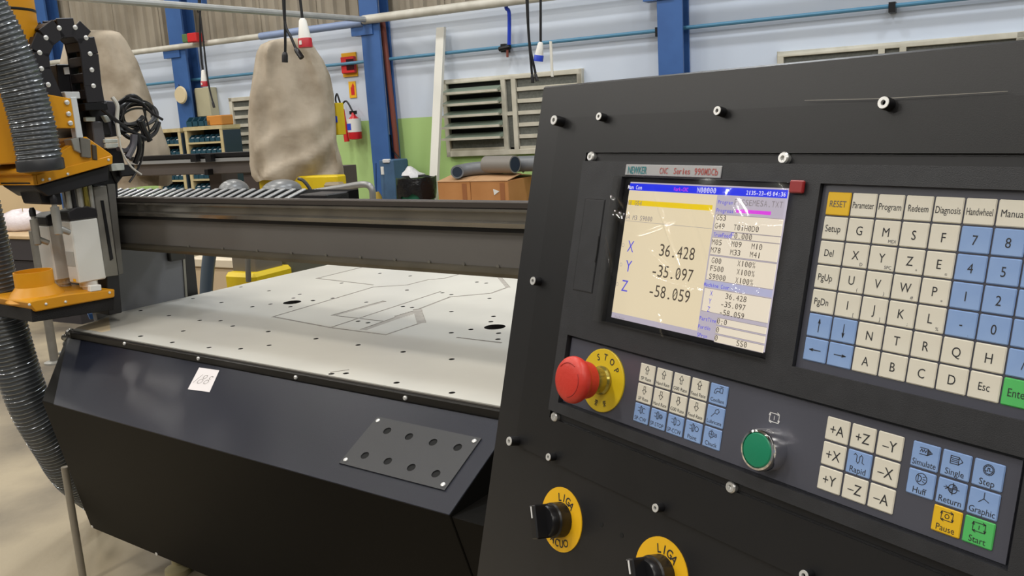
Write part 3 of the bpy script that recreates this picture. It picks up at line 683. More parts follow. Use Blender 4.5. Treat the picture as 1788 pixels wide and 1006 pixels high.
# floor things at the left
q = flat(96, 634, 0.0); t = thing('support_post', 'grey steel post with a round foot standing left of the router table', 'post', q)
part('pole', MB().tube([q + Z * .012, q + Z * .95], .03, 14), grey_metal, t); part('foot_disc', MB().lathe(q, Z, [(.07, 0), (.07, .012), (.035, .02)], 16), alu, t)

# ============================================================ ROUTER TABLE
TT = 0.90; TL0, TR0 = -3.027, -0.85
rt = thing('router_table', 'black cnc router table with a white spoilboard and sloping front', 'machine', ts(-2.0, 2.4, 0))
def tprism(mb, poly, t0, t1): return mb.prism([ts(t0, s, z) for s, z in poly], T * (t1 - t0))
TB = -1.118
NS, NZ = 1.262, .755                      # nose line where bevel and lower skirt meet
cutT = lambda s_: -3.04 + max(0, 1.497 - s_) * 1.12      # the machine's corner is cut off obliquely
def body(poly, t1):
    n = len(poly); return MB().add([ts(cutT(a) + .002, a, b) for a, b in poly] + [ts(t1, a, b) for a, b in poly], [tuple(range(n - 1, -1, -1)), tuple(range(n, 2 * n))] + [(i, (i + 1) % n, (i + 1) % n + n, i + n) for i in range(n)])
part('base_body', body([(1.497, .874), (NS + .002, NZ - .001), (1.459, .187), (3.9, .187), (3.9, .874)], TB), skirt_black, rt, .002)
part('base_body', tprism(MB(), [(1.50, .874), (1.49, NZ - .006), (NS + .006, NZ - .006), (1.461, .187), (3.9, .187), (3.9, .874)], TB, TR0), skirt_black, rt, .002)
bq_ = [(1.499, .876), (NS, NZ)]; bl_ = [(cutT(1.499) + .012, 1.499, .876), (cutT(NS) + .075, NS, NZ), (TB, NS, NZ), (TB, 1.499, .876)]
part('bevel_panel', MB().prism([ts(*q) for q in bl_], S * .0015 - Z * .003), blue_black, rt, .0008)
part('front_frame', MB().box(ts(TL0 + .01, 1.503, .872), T * (TR0 - TL0 - .01), S * .03, Z * .024), mat('frame_black', '#1a1918', .35), rt, .002)
part('edge_strip', MB().box(ts(TL0 - .005, 1.514, .893), T * (TR0 - TL0), S * .02, Z * .004), mat('edge_brown', '#3a3530', .3, .3), rt)
part('under_frame', MB().box(ts(-3.14, 1.74, .70), T * 2.29, S * 2.1, Z * .17), dark_steel, rt, .004)
for px, py in ((218, 600), (347, 626), (517, 659), (708, 695)):
    p = spl(px, py, 1.503); part('frame_screw', MB().lathe(p, -S, [(.006, 0), (.006, .003), (.004, .005)], 12), steel, rt)
for t_, s_ in ((-2.75, 1.62), (-1.2, 1.62), (-2.9, 3.6), (-1.0, 3.6)):
    part('levelling_foot', MB().lathe(ts(t_, s_, 0), Z, [(.045, 0), (.045, .02), (.018, .035), (.018, .19)], 16), mat('foot_cream', '#b9ad86', .5), rt)
for px, py in ((162, 919), (274, 967)):
    p = spl(px, py, 1.457); part('skirt_screw', MB().lathe(p, -S, [(.006, 0), (.006, .003), (.003, .004)], 10), steel, rt)
for px, py, r_ in ((124, 582, .014), (116, 590, .012), (119, 601, .013), (109, 618, .008), (126, 578, .009)):
    p = tpl(px, py, -3.06); part('corner_fitting', MB().lathe(p - T * .02, T, [(r_ * .6, 0), (r_, .006), (r_, .02), (r_ * .5, .03)], 10), alu, rt)
# spoilboard with drilled holes and cut grooves sunk into it
from mathutils.geometry import delaunay_2d_cdt
E8 = lambda x, y: (540 + x / 2.58, 330 + y / 2.58); E7 = lambda x, y: (180 + x / 3.868, 330 + y / 3.868)
def bd(px, py): p = flat(px, py, TT); return (p.dot(T), p.dot(S))
polys = [[(TL0, 1.522), (TR0, 1.522), (TR0, 3.75), (-3.14, 3.75), (-3.14, 1.73)]]; kinds = ['top']
def disc(c, r, n, k): polys.append([(c[0] + r * math.cos(6.2832 * i / n), c[1] + r * math.sin(6.2832 * i / n)) for i in range(n)]); kinds.append(k)
def slot(pts, w):
    q = [V((*bd(*p), 0)) for p in pts]
    for a, b in zip(q[:-1], q[1:]):
        d = (b - a).normalized(); nrm = V((-d.y, d.x, 0)) * w / 2; a2, b2 = a - d * w / 2, b + d * w / 2
        polys.append([tuple((a2 - nrm)[:2]), tuple((b2 - nrm)[:2]), tuple((b2 + nrm)[:2]), tuple((a2 + nrm)[:2])]); kinds.append('groove')
h8 = [(15, 502), (105, 492), (145, 424), (318, 380), (455, 392), (440, 456), (257, 510), (220, 596), (265, 603), (422, 530), (463, 534), (640, 476), (600, 468), (812, 493), (640, 553), (640, 648), (728, 633), (830, 574), (818, 598), (853, 650), (850, 677), (755, 420), (797, 424), (30, 675), (220, 703), (423, 734), (642, 767), (165, 831), (100, 833), (393, 873), (643, 918)]
h7 = [(930, 662), (1120, 688), (1328, 712), (800, 767), (1008, 796), (1130, 778), (1285, 737), (1420, 755), (1265, 796), (652, 888), (445, 856), (253, 822), (875, 926), (1115, 963), (255, 995), (607, 740)]
for x, y in h8: disc(bd(*E8(x, y)), .0085, 10, 'hole')
for x, y in h7: disc(bd(*E7(x, y)), .0085, 10, 'hole')
for q in ((245, 587), (365, 607), (301, 598), (420, 609), (470, 603), (320, 578), (385, 560)): disc(bd(*q), .008, 10, 'hole')
for q in ((864, 571), (510, 528)): disc(bd(*q), .034, 20, 'hole')
for L8, w in (([(270, 345), (35, 403), (285, 432)], .011), ([(-163, 576), (0, 528), (290, 442), (440, 433), (540, 408), (610, 403), (700, 378)], .010),
              ([(-163, 576), (95, 625), (345, 657), (505, 603)], .010), ([(505, 600), (487, 545)], .030), ([(95, 625), (590, 463)], .009), ([(110, 570), (340, 597)], .008),
              ([(485, 545), (635, 487), (820, 470), (895, 443)], .011), ([(895, 443), (850, 390)], .018), ([(670, 670), (860, 693)], .010), ([(100, 826), (175, 815)], .006), ([(330, 508), (115, 568)], .022), ([(487, 548), (255, 630)], .028)):
    slot([E8(*p) for p in L8], w)
for i in range(8): slot([E8(392 + i * 12, 573 - i * 3.6), E8(398 + i * 12, 583 - i * 3.6)], .012)
vv = []; ff = []
for P_ in polys:
    n = len(vv); vv += [V((a, b)) for a, b in P_]; ff.append(list(range(n, n + len(P_))))
ov, oe, of, _, _, orf = delaunay_2d_cdt(vv, [], ff, 0, 1e-5)
DEP = {'top': 0, 'groove': .0015, 'hole': .014}; fd = []
def kind_of(ids):
    if not ids or 0 not in ids: return None
    ks = {kinds[i] for i in ids}; return 'hole' if 'hole' in ks else 'groove' if 'groove' in ks else 'top'
fk = [kind_of(i) for i in orf]; mbs = {k: MB() for k in DEP}; em = {}
for f, k in zip(of, fk):
    if k is None: continue
    pts = [ov[i] for i in f]
    if (pts[1] - pts[0]).cross(pts[2] - pts[0]) < 0: pts.reverse()
    mbs[k].add([ts(p.x, p.y, TT - DEP[k]) for p in pts], [tuple(range(len(pts)))])
    for i in range(len(f)): em.setdefault(tuple(sorted((f[i], f[(i + 1) % len(f)]))), []).append(k)
for (i, j), ks in em.items():
    ks = ks if len(ks) == 2 else ks + ['edge']
    if ks[0] != ks[1]:
        d = [DEP.get(k, .02) for k in ks]; a, b = ov[i], ov[j]; k = ks[0] if d[0] > d[1] else ks[1]
        if k == 'edge': k = 'top'
        za, zb2 = TT - min(d), TT - max(d)
        if 'edge' in ks: za, zb2 = TT, TT - .02
        mbs[k].quad(ts(a.x, a.y, za), ts(b.x, b.y, za), ts(b.x, b.y, zb2), ts(a.x, a.y, zb2))
sb = part('spoilboard', mbs['top'], board_white, rt, 0, 'white laminated spoilboard', 20)
part('cut_groove', mbs['groove'], groove_grey, sb, 0, None, 20, 'stuff'); part('drilled_hole', mbs['hole'], hole_dark, sb, 0, None, 20, 'stuff')
part('bare_corner', MB().prism([flat(x, y, TT) for x, y in ((132, 573), (190, 554), (193, 577), (178, 580))], Z * .0006), mat('bare_corner_tan', '#d9c6a4', .6), sb)
# junction plate on the bevel, with eight holes
P0 = ts(0, 1.499, .876); bdn = (S * (NS - 1.499) + Z * (NZ - .876)).normalized(); bn = T.cross(bdn); bn = bn if bn.dot(-S) > 0 else -bn
def bev_pt(px, py, o=0.0): return hit(px, py, P0 + bn * o, bn)
def bxy(px, py): p = bev_pt(px, py) - P0; return p.dot(T), p.dot(bdn)
crn = [bxy(*q) for q in ((660, 728), (840, 768), (776, 860), (595, 808))]
x0_, x1_ = (crn[0][0] + crn[3][0]) / 2, (crn[1][0] + crn[2][0]) / 2; y0_, y1_ = (crn[0][1] + crn[1][1]) / 2, (crn[2][1] + crn[3][1]) / 2
hx = [bxy(*q) for q in ((677, 754), (715, 764), (757, 774), (800, 783), (638, 797), (678, 807), (719, 818), (762, 829))]
P2 = [[(x0_, y0_), (x1_, y0_), (x1_, y1_), (x0_, y1_)]]
rh = .0105
for c in hx: P2.append([(c[0] + rh * math.cos(6.2832 * i / 18), c[1] + rh * math.sin(6.2832 * i / 18)) for i in range(18)])
vv = []; ff = []
for P_ in P2: n = len(vv); vv += [V(p) for p in P_]; ff.append(list(range(n, n + len(P_))))
ov, oe, of, _, _, orf = delaunay_2d_cdt(vv, [], ff, 0, 1e-6)
bp = lambda x, y, o: P0 + T * x + bdn * y + bn * o
jp = MB(); jh = MB(); em = {}
for f, ids in zip(of, orf):
    hole = any(i > 0 for i in ids); pts = [ov[i] for i in f]
    q3_ = [bp(p.x, p.y, .0004 if hole else .003) for p in pts]
    if (q3_[1] - q3_[0]).cross(q3_[2] - q3_[0]).dot(bn) < 0: q3_.reverse()
    (jh if hole else jp).add(q3_, [tuple(range(len(pts)))])
    for i in range(len(f)): em.setdefault(tuple(sorted((f[i], f[(i + 1) % len(f)]))), []).append(hole)
for (i, j), ks in em.items():
    if len(ks) == 1 or ks[0] != ks[1]: a, b = ov[i], ov[j]; jp.quad(bp(a.x, a.y, .003), bp(b.x, b.y, .003), bp(b.x, b.y, 0), bp(a.x, a.y, 0))
jo = part('junction_plate', jp, mat('junction_plate_black', '#2d2e31', .5, 0, None, 8, .08, 700), rt, 0, 'matt black plate with eight empty round holes', 20); part('round_hole', jh, night, jo, kind='stuff')
for cxy in ((x0_ + .012, y0_ + .012), (x1_ - .012, y0_ + .012), (x1_ - .012, y1_ - .012), (x0_ + .012, y1_ - .012)):
    part('plate_screw', MB().lathe(bp(*cxy, .003), bn, [(.0055, 0), (.0055, .002), (.003, .0035)], 12), steel, jo)
# number label
lc = [bev_pt(*q, .0008) for q in ((348, 642), (383, 647), (366, 685), (328, 680))]
lb = thing('number_label', 'white paper label with a faint handwritten 188 on the sloping machine front', 'label', (lc[2] + lc[3]) / 2)
part('paper', MB().prism(lc, bn * .0006), mat('label_paper', '#d9d3d3', .6), lb)
ctr = sum(lc, V((0, 0, 0))) / 4 + bn * .0010
mat_l = Matrix(((T.x, -bdn.x, bn.x, 0), (T.y, -bdn.y, bn.y, 0), (T.z, -bdn.z, bn.z, 0), (0, 0, 0, 1)))
def pen(lines, m): return strokes(lines, .0022, m)
num = [[(-.030, -.018), (-.024, .016)], circ(-.004, .010, .007, 10), circ(-.007, -.009, .009, 10), circ(.022, .011, .006, 10, 20, 300), circ(.019, -.007, .008, 10)]
o = bpy.data.objects.new('handwriting', pen(num, mat('pencil_grey', '#98928f', .7))); COL.objects.link(o); o.parent = lb; o.matrix_local = Matrix.Translation(ctr - lb.location) @ mat_l; ORG[o.name] = V((0, 0, 0))

# ------------------------------------------------ gantry
SB = 1.78
gz = lambda y, s=SB: spl(560, y, s).z
GL, GR = -3.14, -0.80
g = thing('gantry_beam', 'dark grey gantry beam with polished rails spanning the white table', 'gantry', ts(-2.0, 1.9, .6))
zT, z1_, z2_, z3_, z4_, z5_ = gz(347), gz(358), gz(388), gz(391), gz(446), gz(458)
bx = lambda t0, t1, s0, s1, za, zb_: MB().box(ts(t0, s0, za), T * (t1 - t0), S * (s1 - s0), Z * (zb_ - za))
part('beam_face', bx(GL, GR, SB, SB + .24, z5_ + .012, z1_ - .02), beam_grey, g, .003)
part('top_cover', bx(GL - .02, GR, SB - .022, SB + .012, z1_, zT), mat('cover_brown_grey', '#47423f', .35, .2), g, .003)
part('upper_rail', tprism(MB(), [(SB - .004, z2_), (SB - .026, z2_ + .004), (SB - .030, z2_ + .016), (SB - .018, z2_ + .022), (SB - .018, z1_ - .010), (SB - .030, z1_ - .006), (SB - .030, z1_), (SB, z1_)], GL, GR), rail_metal, g)
part('rail_seal', bx(GL, GR, SB - .012, SB, z3_ - .004, z2_ + .001), dark_steel, g)
part('lower_rail', tprism(MB(), [(SB, z5_), (SB - .028, z5_), (SB - .030, z5_ + .010), (SB - .016, z4_ - .004), (SB, z4_)], GL, GR), mat('rail_cream_reflection', '#6b6455', .28, .6, '#565145', 5), g)  # brownish tone is a cream reflection painted into the rail colour
for px in range(330, 900, 60):
    p = spl(px, 443 + (px - 560) * .05, SB); part('rail_bolt', MB().lathe(V((p.x, p.y, z4_ + .002)), -S, [(.005, -.004), (.005, .004)], 8), grey_metal, g)
plt = lambda pts, t_, dep: MB().prism([tpl(x, y, t_) for x, y in pts], -T * dep)
SP = [tpl(325, 521, GL), tpl(319, 425, GL)]
s_b, s_t = SP[0].dot(S), SP[1].dot(S)
sp_poly = lambda t_: [ts(t_, 1.70, .55), ts(t_, s_b + .0, .55), ts(t_, s_b, .9), ts(t_, s_t, SP[1].z), ts(t_, s_t, 1.30), ts(t_, 1.74, 1.33), ts(t_, 1.66, 1.10)]
part('side_plate', MB().prism(sp_poly(GL - .001), -T * .03), side_grey, g, .002)
part('side_plate_edge', MB().prism([ts(GL, s_b - .006, .88), ts(GL, s_b + .004, .88), ts(GL, s_t + .004, SP[1].z), ts(GL, s_t - .006, SP[1].z)], T * .004), mat('bare_edge', '#8d8a80', .4, .4), g)
part('rear_rib', plt([(320, 430), (338, 432), (347, 520), (329, 528)], GL - .03, .03), mat('rib_black', '#1b1a1b', .4), g, .002)
part('side_plate', MB().prism(sp_poly(GR + .03), -T * .03), side_grey, g, .002)
bk = tpl(305, 445, GL); part('corner_bracket', MB().cbox(bk + T * .01, T * .012, S * .035, Z * .022), mat('bracket_dark', '#3a3937', .4, .4), g, .004)
part('white_paper_tag', plt([(262, 431), (288, 436), (284, 441), (270, 438)], GL + .002, .001), plug_white, g)
# cable chain lying on the beam
ct = thing('cable_chain_tray', 'long cable chain with pale cross ribs lying on top of the gantry beam', 'cable chain', ts(-2.4, SB + .15, zT))
def beam_t(px, py, z): p = flat(px, py, z); return p.dot(T)
tA, tB = -3.35, spl(584, 340, SB + .05).dot(T)
bedm = mat('chain_bed_black', '#0d0d0e', .9, 0, None, 8, 0, 1, .1)
part('chain_bed', tprism(MB(), [(SB + .02, zT - .035), (SB + .15, zT - .035), (SB + .15, zT + .012), (SB + .115, zT + .012), (SB + .03, zT - .012), (SB + .02, zT - .012)], tA, tB), bedm, ct)
part('tray_bracket', bx(tA + .1, tB - .1, SB + .02, SB + .24, z1_ - .0195, zT - .0355), dark_steel, ct)
part('end_block', bx(tB - .12, tB, SB + .016, SB + .11, zT - .034, zT + .010), black_plastic, ct, .003)
sl = (S * .085 + Z * .024); sn = T.cross(sl).normalized(); sn = sn if sn.z > 0 else -sn
rme = MB().box(-T * .009, T * .018, sl, sn * .007).mesh('chain_rib', tray_silver, V((0, 0, 0)), .002)
nr = int((tB - .13 - tA) / .05)
for i in range(nr): inst('chain_rib', rme, ct, ts(tA + .02 + i * .05, SB + .031, zT - .0115) - ct.location)

# ------------------------------------------------ spindle carriage
TN = -2.95
sc_ = thing('spindle_carriage', 'spindle carriage with white motors, yellow hood and yellow dust shoe on the gantry', 'spindle', ts(-3.05, 1.55, .97))
def tp(name, pts, t_, dep, m, bevel=.002, label=None): return part(name, plt(pts, t_, dep), m, sc_, bevel, label)
tp('back_plate', [(98, 112), (150, 112), (166, 185), (206, 322), (207, 345), (165, 345), (148, 250), (108, 205)], -3.0, .2, black_plastic, .003)
tp('guide_plate', [(163, 326), (186, 324), (207, 481), (184, 484)], TN - .01, .22, grey_metal)
tp('guide_plate', [(187, 322), (201, 321), (216, 478), (207, 481)], TN - .03, .22, mat('guide_grey', '#6c6a66', .4, .4), .002)
tp('guide_slot', [(176, 350), (181, 350), (198, 452), (193, 455)], TN - .007, .01, dark_steel, 0)
tp('lower_block', [(186, 480), (208, 476), (214, 546), (190, 551)], TN - .02, .22, black_plastic, .003)
s0_, s1_ = 1.53, 1.628; zb_s, zt_s = tpl(132, 497, TN).z, tpl(126, 386, TN).z
def spindle(t0, w, s0, s1, zb, zt, lab):
    m = part('spindle_body', MB().box(ts(t0 - w, s0, zb), T * w, S * (s1 - s0), Z * (zt - zb)), spindle_white, sc_, .004, lab)
    pr = [(s0 - .002, zt), (s1 + .002, zt), (s1 + .002, zt + .030), ((s0 + s1) / 2 + .02, zt + .044), ((s0 + s1) / 2 - .02, zt + .044), (s0 - .002, zt + .034)]
    part('fan_cover', tprism(MB(), pr, t0 - w - .002, t0 + .002), black_plastic, m, .004)
    part('collet_nut', MB().lathe(ts(t0 - w / 2, (s0 + s1) / 2, zb - .05), Z, [(.014, 0), (.022, .012), (.022, .03), (.03, .032), (.03, .05)], 18), steel, m)
    return m
w1 = TN - spl(113, 440, s0_).dot(T)
spm = spindle(TN, w1, s0_, s1_, zb_s, zt_s, 'white square spindle motor')
t2 = spl(92, 450, s0_).dot(T); w2 = min(max(t2 - spl(69, 440, s0_).dot(T), .09), .2)
spindle(t2, w2, s0_, s1_, zb_s, zt_s - .02, 'second white spindle motor, further left')
part('rating_label', MB().box(ts(TN - w1 * .92, s0_ - .0015, zb_s + .06), T * w1 * .8, S * .001, Z * .05), mat('rating_grey', '#a9a9a4', .5), spm)
part('warning_mark', MB().box(ts(TN - w1 * .55, s0_ - .0015, zb_s + .006), T * w1 * .25, S * .001, Z * .010), sign_yel, spm)
def cylinder(px, py0, py1, t_, r):
    a, b = tpl(px, py1, t_), tpl(px - (py1 - py0) * .157, py0, t_); b = V((a.x, a.y, b.z))
    L = b.z - a.z
    o = part('air_fitting', MB().lathe(a, Z, [(r * .7, 0), (r, .004), (r, L * .72), (r * .6, L * .74), (r * .6, L)], 14), alu, sc_)
    part('black_cap', MB().lathe(a + Z * L * .8, Z, [(r * .8, 0), (r * .85, L * .15), (r * .5, L * .24)], 14), black_plastic, o)
    part('elbow', MB().cyl(a + Z * L * .18, a + Z * L * .02 + S * .035 + T * .004, r * .85, r * .7, 12), alu, o)
cylinder(66, 365, 428, -3.08, .013); cylinder(103, 343, 410, -2.93, .014)
# yellow hood above
hood_near = -2.90
tp('hood', [(43, 304), (64, 308), (196, 276), (196, 270), (150, 238), (101, 268), (41, 296)], hood_near - .004, .24, yellow, .003)
tp('hood_lip', [(64, 305), (66, 323), (197, 286), (197, 271)], hood_near, .012, yellow, .002)
pA, pB = tpl(65, 305, hood_near), tpl(66, 323, hood_near); d_ = V((0, 0, pA.z - pB.z))
part('hood_lip', MB().box(pB - S * .012, -T * .24, S * .012, d_), yellow, sc_, .002)
tp('hood_skirt', [(50, 318), (66, 324), (190, 289), (190, 316), (84, 343), (58, 326)], hood_near - .02, .2, black_plastic, .003)
for q in ((74, 314), (86, 313), (118, 304), (189, 279)): part('hood_screw', MB().lathe(tpl(*q, hood_near), T, [(.0045, 0), (.0045, .003), (.002, .004)], 10), steel, sc_)
tp('clamp_block', [(124, 243), (138, 240), (142, 268), (130, 262)], hood_near + .006, .05, alu, .002); tp('clamp_block', [(140, 240), (158, 243), (160, 276), (143, 274)], hood_near + .008, .05, grey_metal, .002)
tp('clamp_block', [(161, 252), (169, 254), (171, 280), (163, 278)], hood_near + .004, .04, mat('clamp_dark', '#5a5248', .4, .5), .002)
tp('guide_bar', [(123, 170), (134, 169), (146, 241), (134, 241)], hood_near + .004, .03, mat('bar_white', '#dfe4e8', .3, .2), .002)
tp('bar_block', [(112, 160), (139, 160), (141, 172), (116, 173)], hood_near, .05, mat('bar_block_white', '#c9cccf', .4), .002)
tp('yellow_bracket', [(78, 164), (124, 172), (132, 224), (92, 224)], hood_near + .012, .02, yellow, .002)
for q in ((116, 179), (119, 199), (122, 215)): part('bracket_screw', MB().lathe(tpl(*q, hood_near + .012), T, [(.008, 0), (.008, .005), (.004, .007)], 12), steel, sc_)
tp('motor_box', [(150, 170), (178, 172), (196, 236), (168, 236)], TN - .02, .1, black_plastic, .004); tp('motor_box', [(176, 174), (200, 177), (214, 236), (192, 240)], TN - .05, .1, mat('motor_box_grey', '#3c3a3f', .4), .004)
tp('motor_mount', [(160, 212), (180, 212), (186, 258), (166, 258)], TN - .01, .06, mat('mount_grey', '#5d5c60', .4, .3), .003)
for pts in ([(150, 204), (167, 204), (167, 212), (151, 212)], [(182, 243), (206, 243), (206, 249), (183, 250)], [(184, 251), (207, 250), (207, 258), (185, 259)], [(194, 286), (217, 285), (218, 297), (196, 299)], [(180, 202), (188, 201), (194, 212), (187, 214)]):
    tp('connector', pts, TN + .0, .02, mat('connector_pale', '#bcc2bd', .4), .002)
tp('rear_block', [(186, 260), (212, 258), (222, 300), (205, 322), (190, 290)], TN - .04, .15, black_plastic, .004)
tp('drive_block', [(64, 332), (103, 322), (110, 358), (72, 356)], hood_near - .05, .12, black_plastic, .004)
for px, r_, m_ in ((116, .010, alu), (126, .007, cable_black), (136, .011, alu), (148, .009, brass), (157, .008, alu)):
    a, b = tpl(px + 5, 364, TN - .01), tpl(px, 322, TN - .01); part('air_tube', MB().tube([a, V((a.x, a.y, b.z))], r_, 10), m_, sc_)
tp('label_plate', [(111, 118), (127, 116), (129, 129), (113, 130)], -2.995, .003, mat('label_white', '#d8d6d4', .5), 0)
# dust shoe
shoe = plt([(48, 528), (62, 545), (201, 519), (201, 505), (118, 514), (62, 524)], hood_near, .27)
sh = part('dust_shoe', shoe, yellow, sc_, .004, 'yellow dust shoe with an open round port')
pc_ = tpl(64, 515, -3.02); prr = .060
zp = tpl(62, 472, -3.02).z
part('dust_port', MB().lathe(V((pc_.x, pc_.y, pc_.z - .012)), Z, [(.095, 0), (.078, .022), (prr, .045), (prr, zp - pc_.z + .012), (prr - .004, zp - pc_.z + .012), (prr - .004, .05), (.01, .045)], 28), yellow, sh)
part('brush_skirt', plt([(54, 540), (57, 563), (200, 541), (200, 520)], hood_near - .012, .24), mat('brush_black', '#121113', .8, 0, None, 8, .6, 400), sh, .002)
for q in ((51, 532), (80, 531), (114, 527), (191, 511)): part('shoe_screw', MB().lathe(tpl(*q, hood_near), T, [(.0045, 0), (.0045, .003), (.002, .0045)], 10), steel, sh)
tp('white_fitting', [(158, 499), (177, 497), (178, 507), (158, 510)], hood_near + .0, .02, plug_white, .002); tp('blue_tag', [(154, 548), (178, 545), (177, 556), (158, 558)], -3.2, .01, mat('tag_blue', '#3a6fb5', .4), .002)
# yellow pipe behind the hoses
yc = tpl(38, 284, -3.05); rr_ = .112
part('suction_pipe', MB().lathe(yc, Z, [(rr_ - .012, .004), (rr_ - .004, 0), (rr_, .004), (rr_, 5.7)], 32, True), yellow, sc_, 0, 'yellow suction pipe')
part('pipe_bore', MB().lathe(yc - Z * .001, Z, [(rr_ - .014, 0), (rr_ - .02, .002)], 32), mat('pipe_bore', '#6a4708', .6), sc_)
zs = tpl(40, 22, -3.0).z; part('pipe_strap', MB().lathe(V((yc.x, yc.y, zs)), Z, [(rr_ + .001, 0), (rr_ + .002, .003), (rr_ + .001, .008)], 32), dark_steel, sc_)
# drag chain loop
dc = thing('drag_chain', 'black cable chain standing in a loop above the spindle', 'cable chain', tpl(170, 178, TN))
raw = [(96, 176), (84, 148), (72, 120), (69, 92), (80, 66), (103, 49), (131, 48), (150, 66), (157, 94), (160, 122), (163, 150), (168, 178)]
q = [tpl(x, y, -2.91) for x, y in raw]
for a, b in zip(q[:-1], q[1:]):
    d = (b - a); L = d.length; u = d / L; nn = u.cross(T); c = (a + b) / 2 - T * .045
    lk = MB().cbox(c + T * .041, u * L * .53, nn * .031, T * .004); lk.cbox(c - T * .041, u * L * .56, nn * .031, T * .004)
    lk.cbox(c + nn * .026, u * L * .30, nn * .004, T * .04); lk.cbox(c - nn * .026, u * L * .30, nn * .004, T * .04)
    o = part('chain_link', lk, chain_black, dc, .002)
    part('link_pin', MB().lathe(a + T * .0, T, [(.008, -.002), (.008, .002), (.004, .004)], 12), steel, o)
part('chain_bracket', MB().cbox(q[-1] - T * .045 - Z * .015, S * .04, T * .045, Z * .012), dark_steel, dc, .002)
part('inner_cable', MB().tube(catmull([x - T * .045 for x in q], 3), .020, 10), cable_black, dc)
# cable tangle
cb = thing('cable_tangle', 'tangle of black cables hanging behind the spindle carriage', 'cables', tpl(240, 300, TN))
rnd = random.Random(4)
def tangle(pts, r, m, t_=TN): part('cable', MB().tube(catmull([tpl(x, y, t_ + dt) for x, y, dt in pts], 6), r, 8), m, cb)
for i in range(9):
    cx_, cy_ = 232 + rnd.uniform(-12, 12), 205 + rnd.uniform(-12, 12); rx, ry = rnd.uniform(18, 36), rnd.uniform(20, 34); a0_ = rnd.uniform(0, 6); sgn = rnd.choice((-1, 1))
    tangle([(cx_ + rx * math.cos(a0_ + sgn * k * .62), cy_ + ry * math.sin(a0_ + sgn * k * .62), -.05 + .02 * math.sin(k + i)) for k in range(9)], rnd.choice((.004, .006, .008)), cable_black)
tangle([(165, 180, .02), (185, 196, .02), (215, 220, .01), (240, 235, .0), (262, 245, 0)], .007, cable_black)
tangle([(226, 172, 0), (245, 178, 0), (262, 195, 0), (284, 209, 0)], .005, cable_black); tangle([(246, 212, 0), (252, 228, 0), (262, 246, 0)], .011, cable_black)
tangle([(250, 190, .0), (260, 225, 0), (262, 245, 0)], .003, cable_black); tangle([(234, 235, 0), (232, 255, 0), (222, 275, 0)], .013, mat('sheath_grey', '#55535c', .4))
tangle([(240, 235, 0), (244, 260, 0), (236, 285, -.02)], .010, cable_black); tangle([(208, 238, .03), (212, 262, .03), (228, 290, .03), (247, 305, .03)], .0035, clear_tube); tangle([(206, 260, .02), (222, 262, .0), (238, 240, -.02)], .008, mat('sheath_dark', '#3a3840', .4))
tangle([(196, 170, 0), (205, 185, .01), (204, 210, .01), (208, 240, .02)], .007, clear_tube)
tangle([(240, 210, 0), (250, 240, 0), (248, 275, -.01), (238, 300, -.02), (226, 318, -.02)], .004, cable_black)
part('cable_gland', MB().cbox(tpl(215, 298, TN - .05), T * .03, S * .03, Z * .02), black_plastic, cb, .004)
# corrugated hoses
def hose(name, label, path, r, pitch, t_cuff=True):
    pts = catmull(path, 14); out = [pts[0]]; acc = 0
    seg = []; L = 0
    for a, b in zip(pts[:-1], pts[1:]): seg.append((L, (b - a).length, a, b)); L += (b - a).length
    n = int(L / pitch * 4); P_ = []; R_ = []
    for i in range(n + 1):
        d = L * i / n
        for s0, sl, a, b in seg:
            if d <= s0 + sl + 1e-9: P_.append(a + (b - a) * ((d - s0) / sl)); break
        else: P_.append(pts[-1])
        R_.append(r * (1.0, .97, .945, .97)[i % 4])
    t = thing(name, label, 'hose', min(path, key=lambda p: p.z))
    part('hose_wall', MB().tube(P_, R_, 28), hose_grey, t, ang=70)
    wr = []
    for i in range(n * 5 + 1):   # the wire helix standing proud
        d = L * i / (n * 5); j = min(int(d / L * n), n - 1); f = d / L * n - j; c = P_[j].lerp(P_[j + 1], f)
        u = (P_[min(j + 1, n)] - P_[max(j - 1, 0)]).normalized(); x = u.cross(V((.3, .9, .1))).normalized(); y = u.cross(x)
        a = 2 * math.pi * d / pitch; wr.append(c + (x * math.cos(a) + y * math.sin(a)) * r * 1.0)
    part('wire_helix', MB().tube(wr, .0016, 4), mat('helix_wire', '#8a8f94', .2, .6), t, ang=80)
    return t, P_
h1, P1 = hose('suction_hose', 'grey corrugated hose ending on the yellow hood', [ts(-3.03, 1.16, 2.95), ts(-2.90, 1.13, 2.62), tpl(-70, -70, -2.86), tpl(-34, 0, -2.85), tpl(4, 70, -2.84), tpl(34, 140, -2.84), tpl(54, 205, -2.84), tpl(66, 262, -2.84), tpl(70, 284, -2.84)], .066, .0140)
u = (P1[-1] - P1[-2]).normalized(); part('hose_cuff', MB().lathe(P1[-1] - u * .012, u, [(.0665, 0), (.069, .004), (.069, .034), (.062, .038)], 28), mat('cuff_black', '#2b2c2f', .35), h1)
hose('suction_hose', 'grey corrugated hose hanging down past the corner of the router table', [ts(-3.07, 1.15, 3.35), ts(-3.26, 1.02, 3.1), ts(-3.32, .98, 2.6), tpl(-80, 100, -3.27), tpl(-75, 250, -3.25), tpl(-48, 330, -3.25), tpl(-30, 400, -3.25), tpl(-8, 500, -3.25), tpl(20, 610, -3.25), tpl(52, 705, -3.25), tpl(92, 775, -3.27), tpl(128, 830, -3.33), tpl(190, 880, -3.45)], .072, .0150)
a = tpl(131, 925, -2.99); a2 = tpl(114, 815, -2.99); solo('hose_prop', MB().tube([V((a.x, a.y, 0)), V((a.x, a.y, a2.z))], .0125, 12), mat('prop_grey', '#8b8477', .5), 'slim grey post on the floor under the drooping hose', 'post')

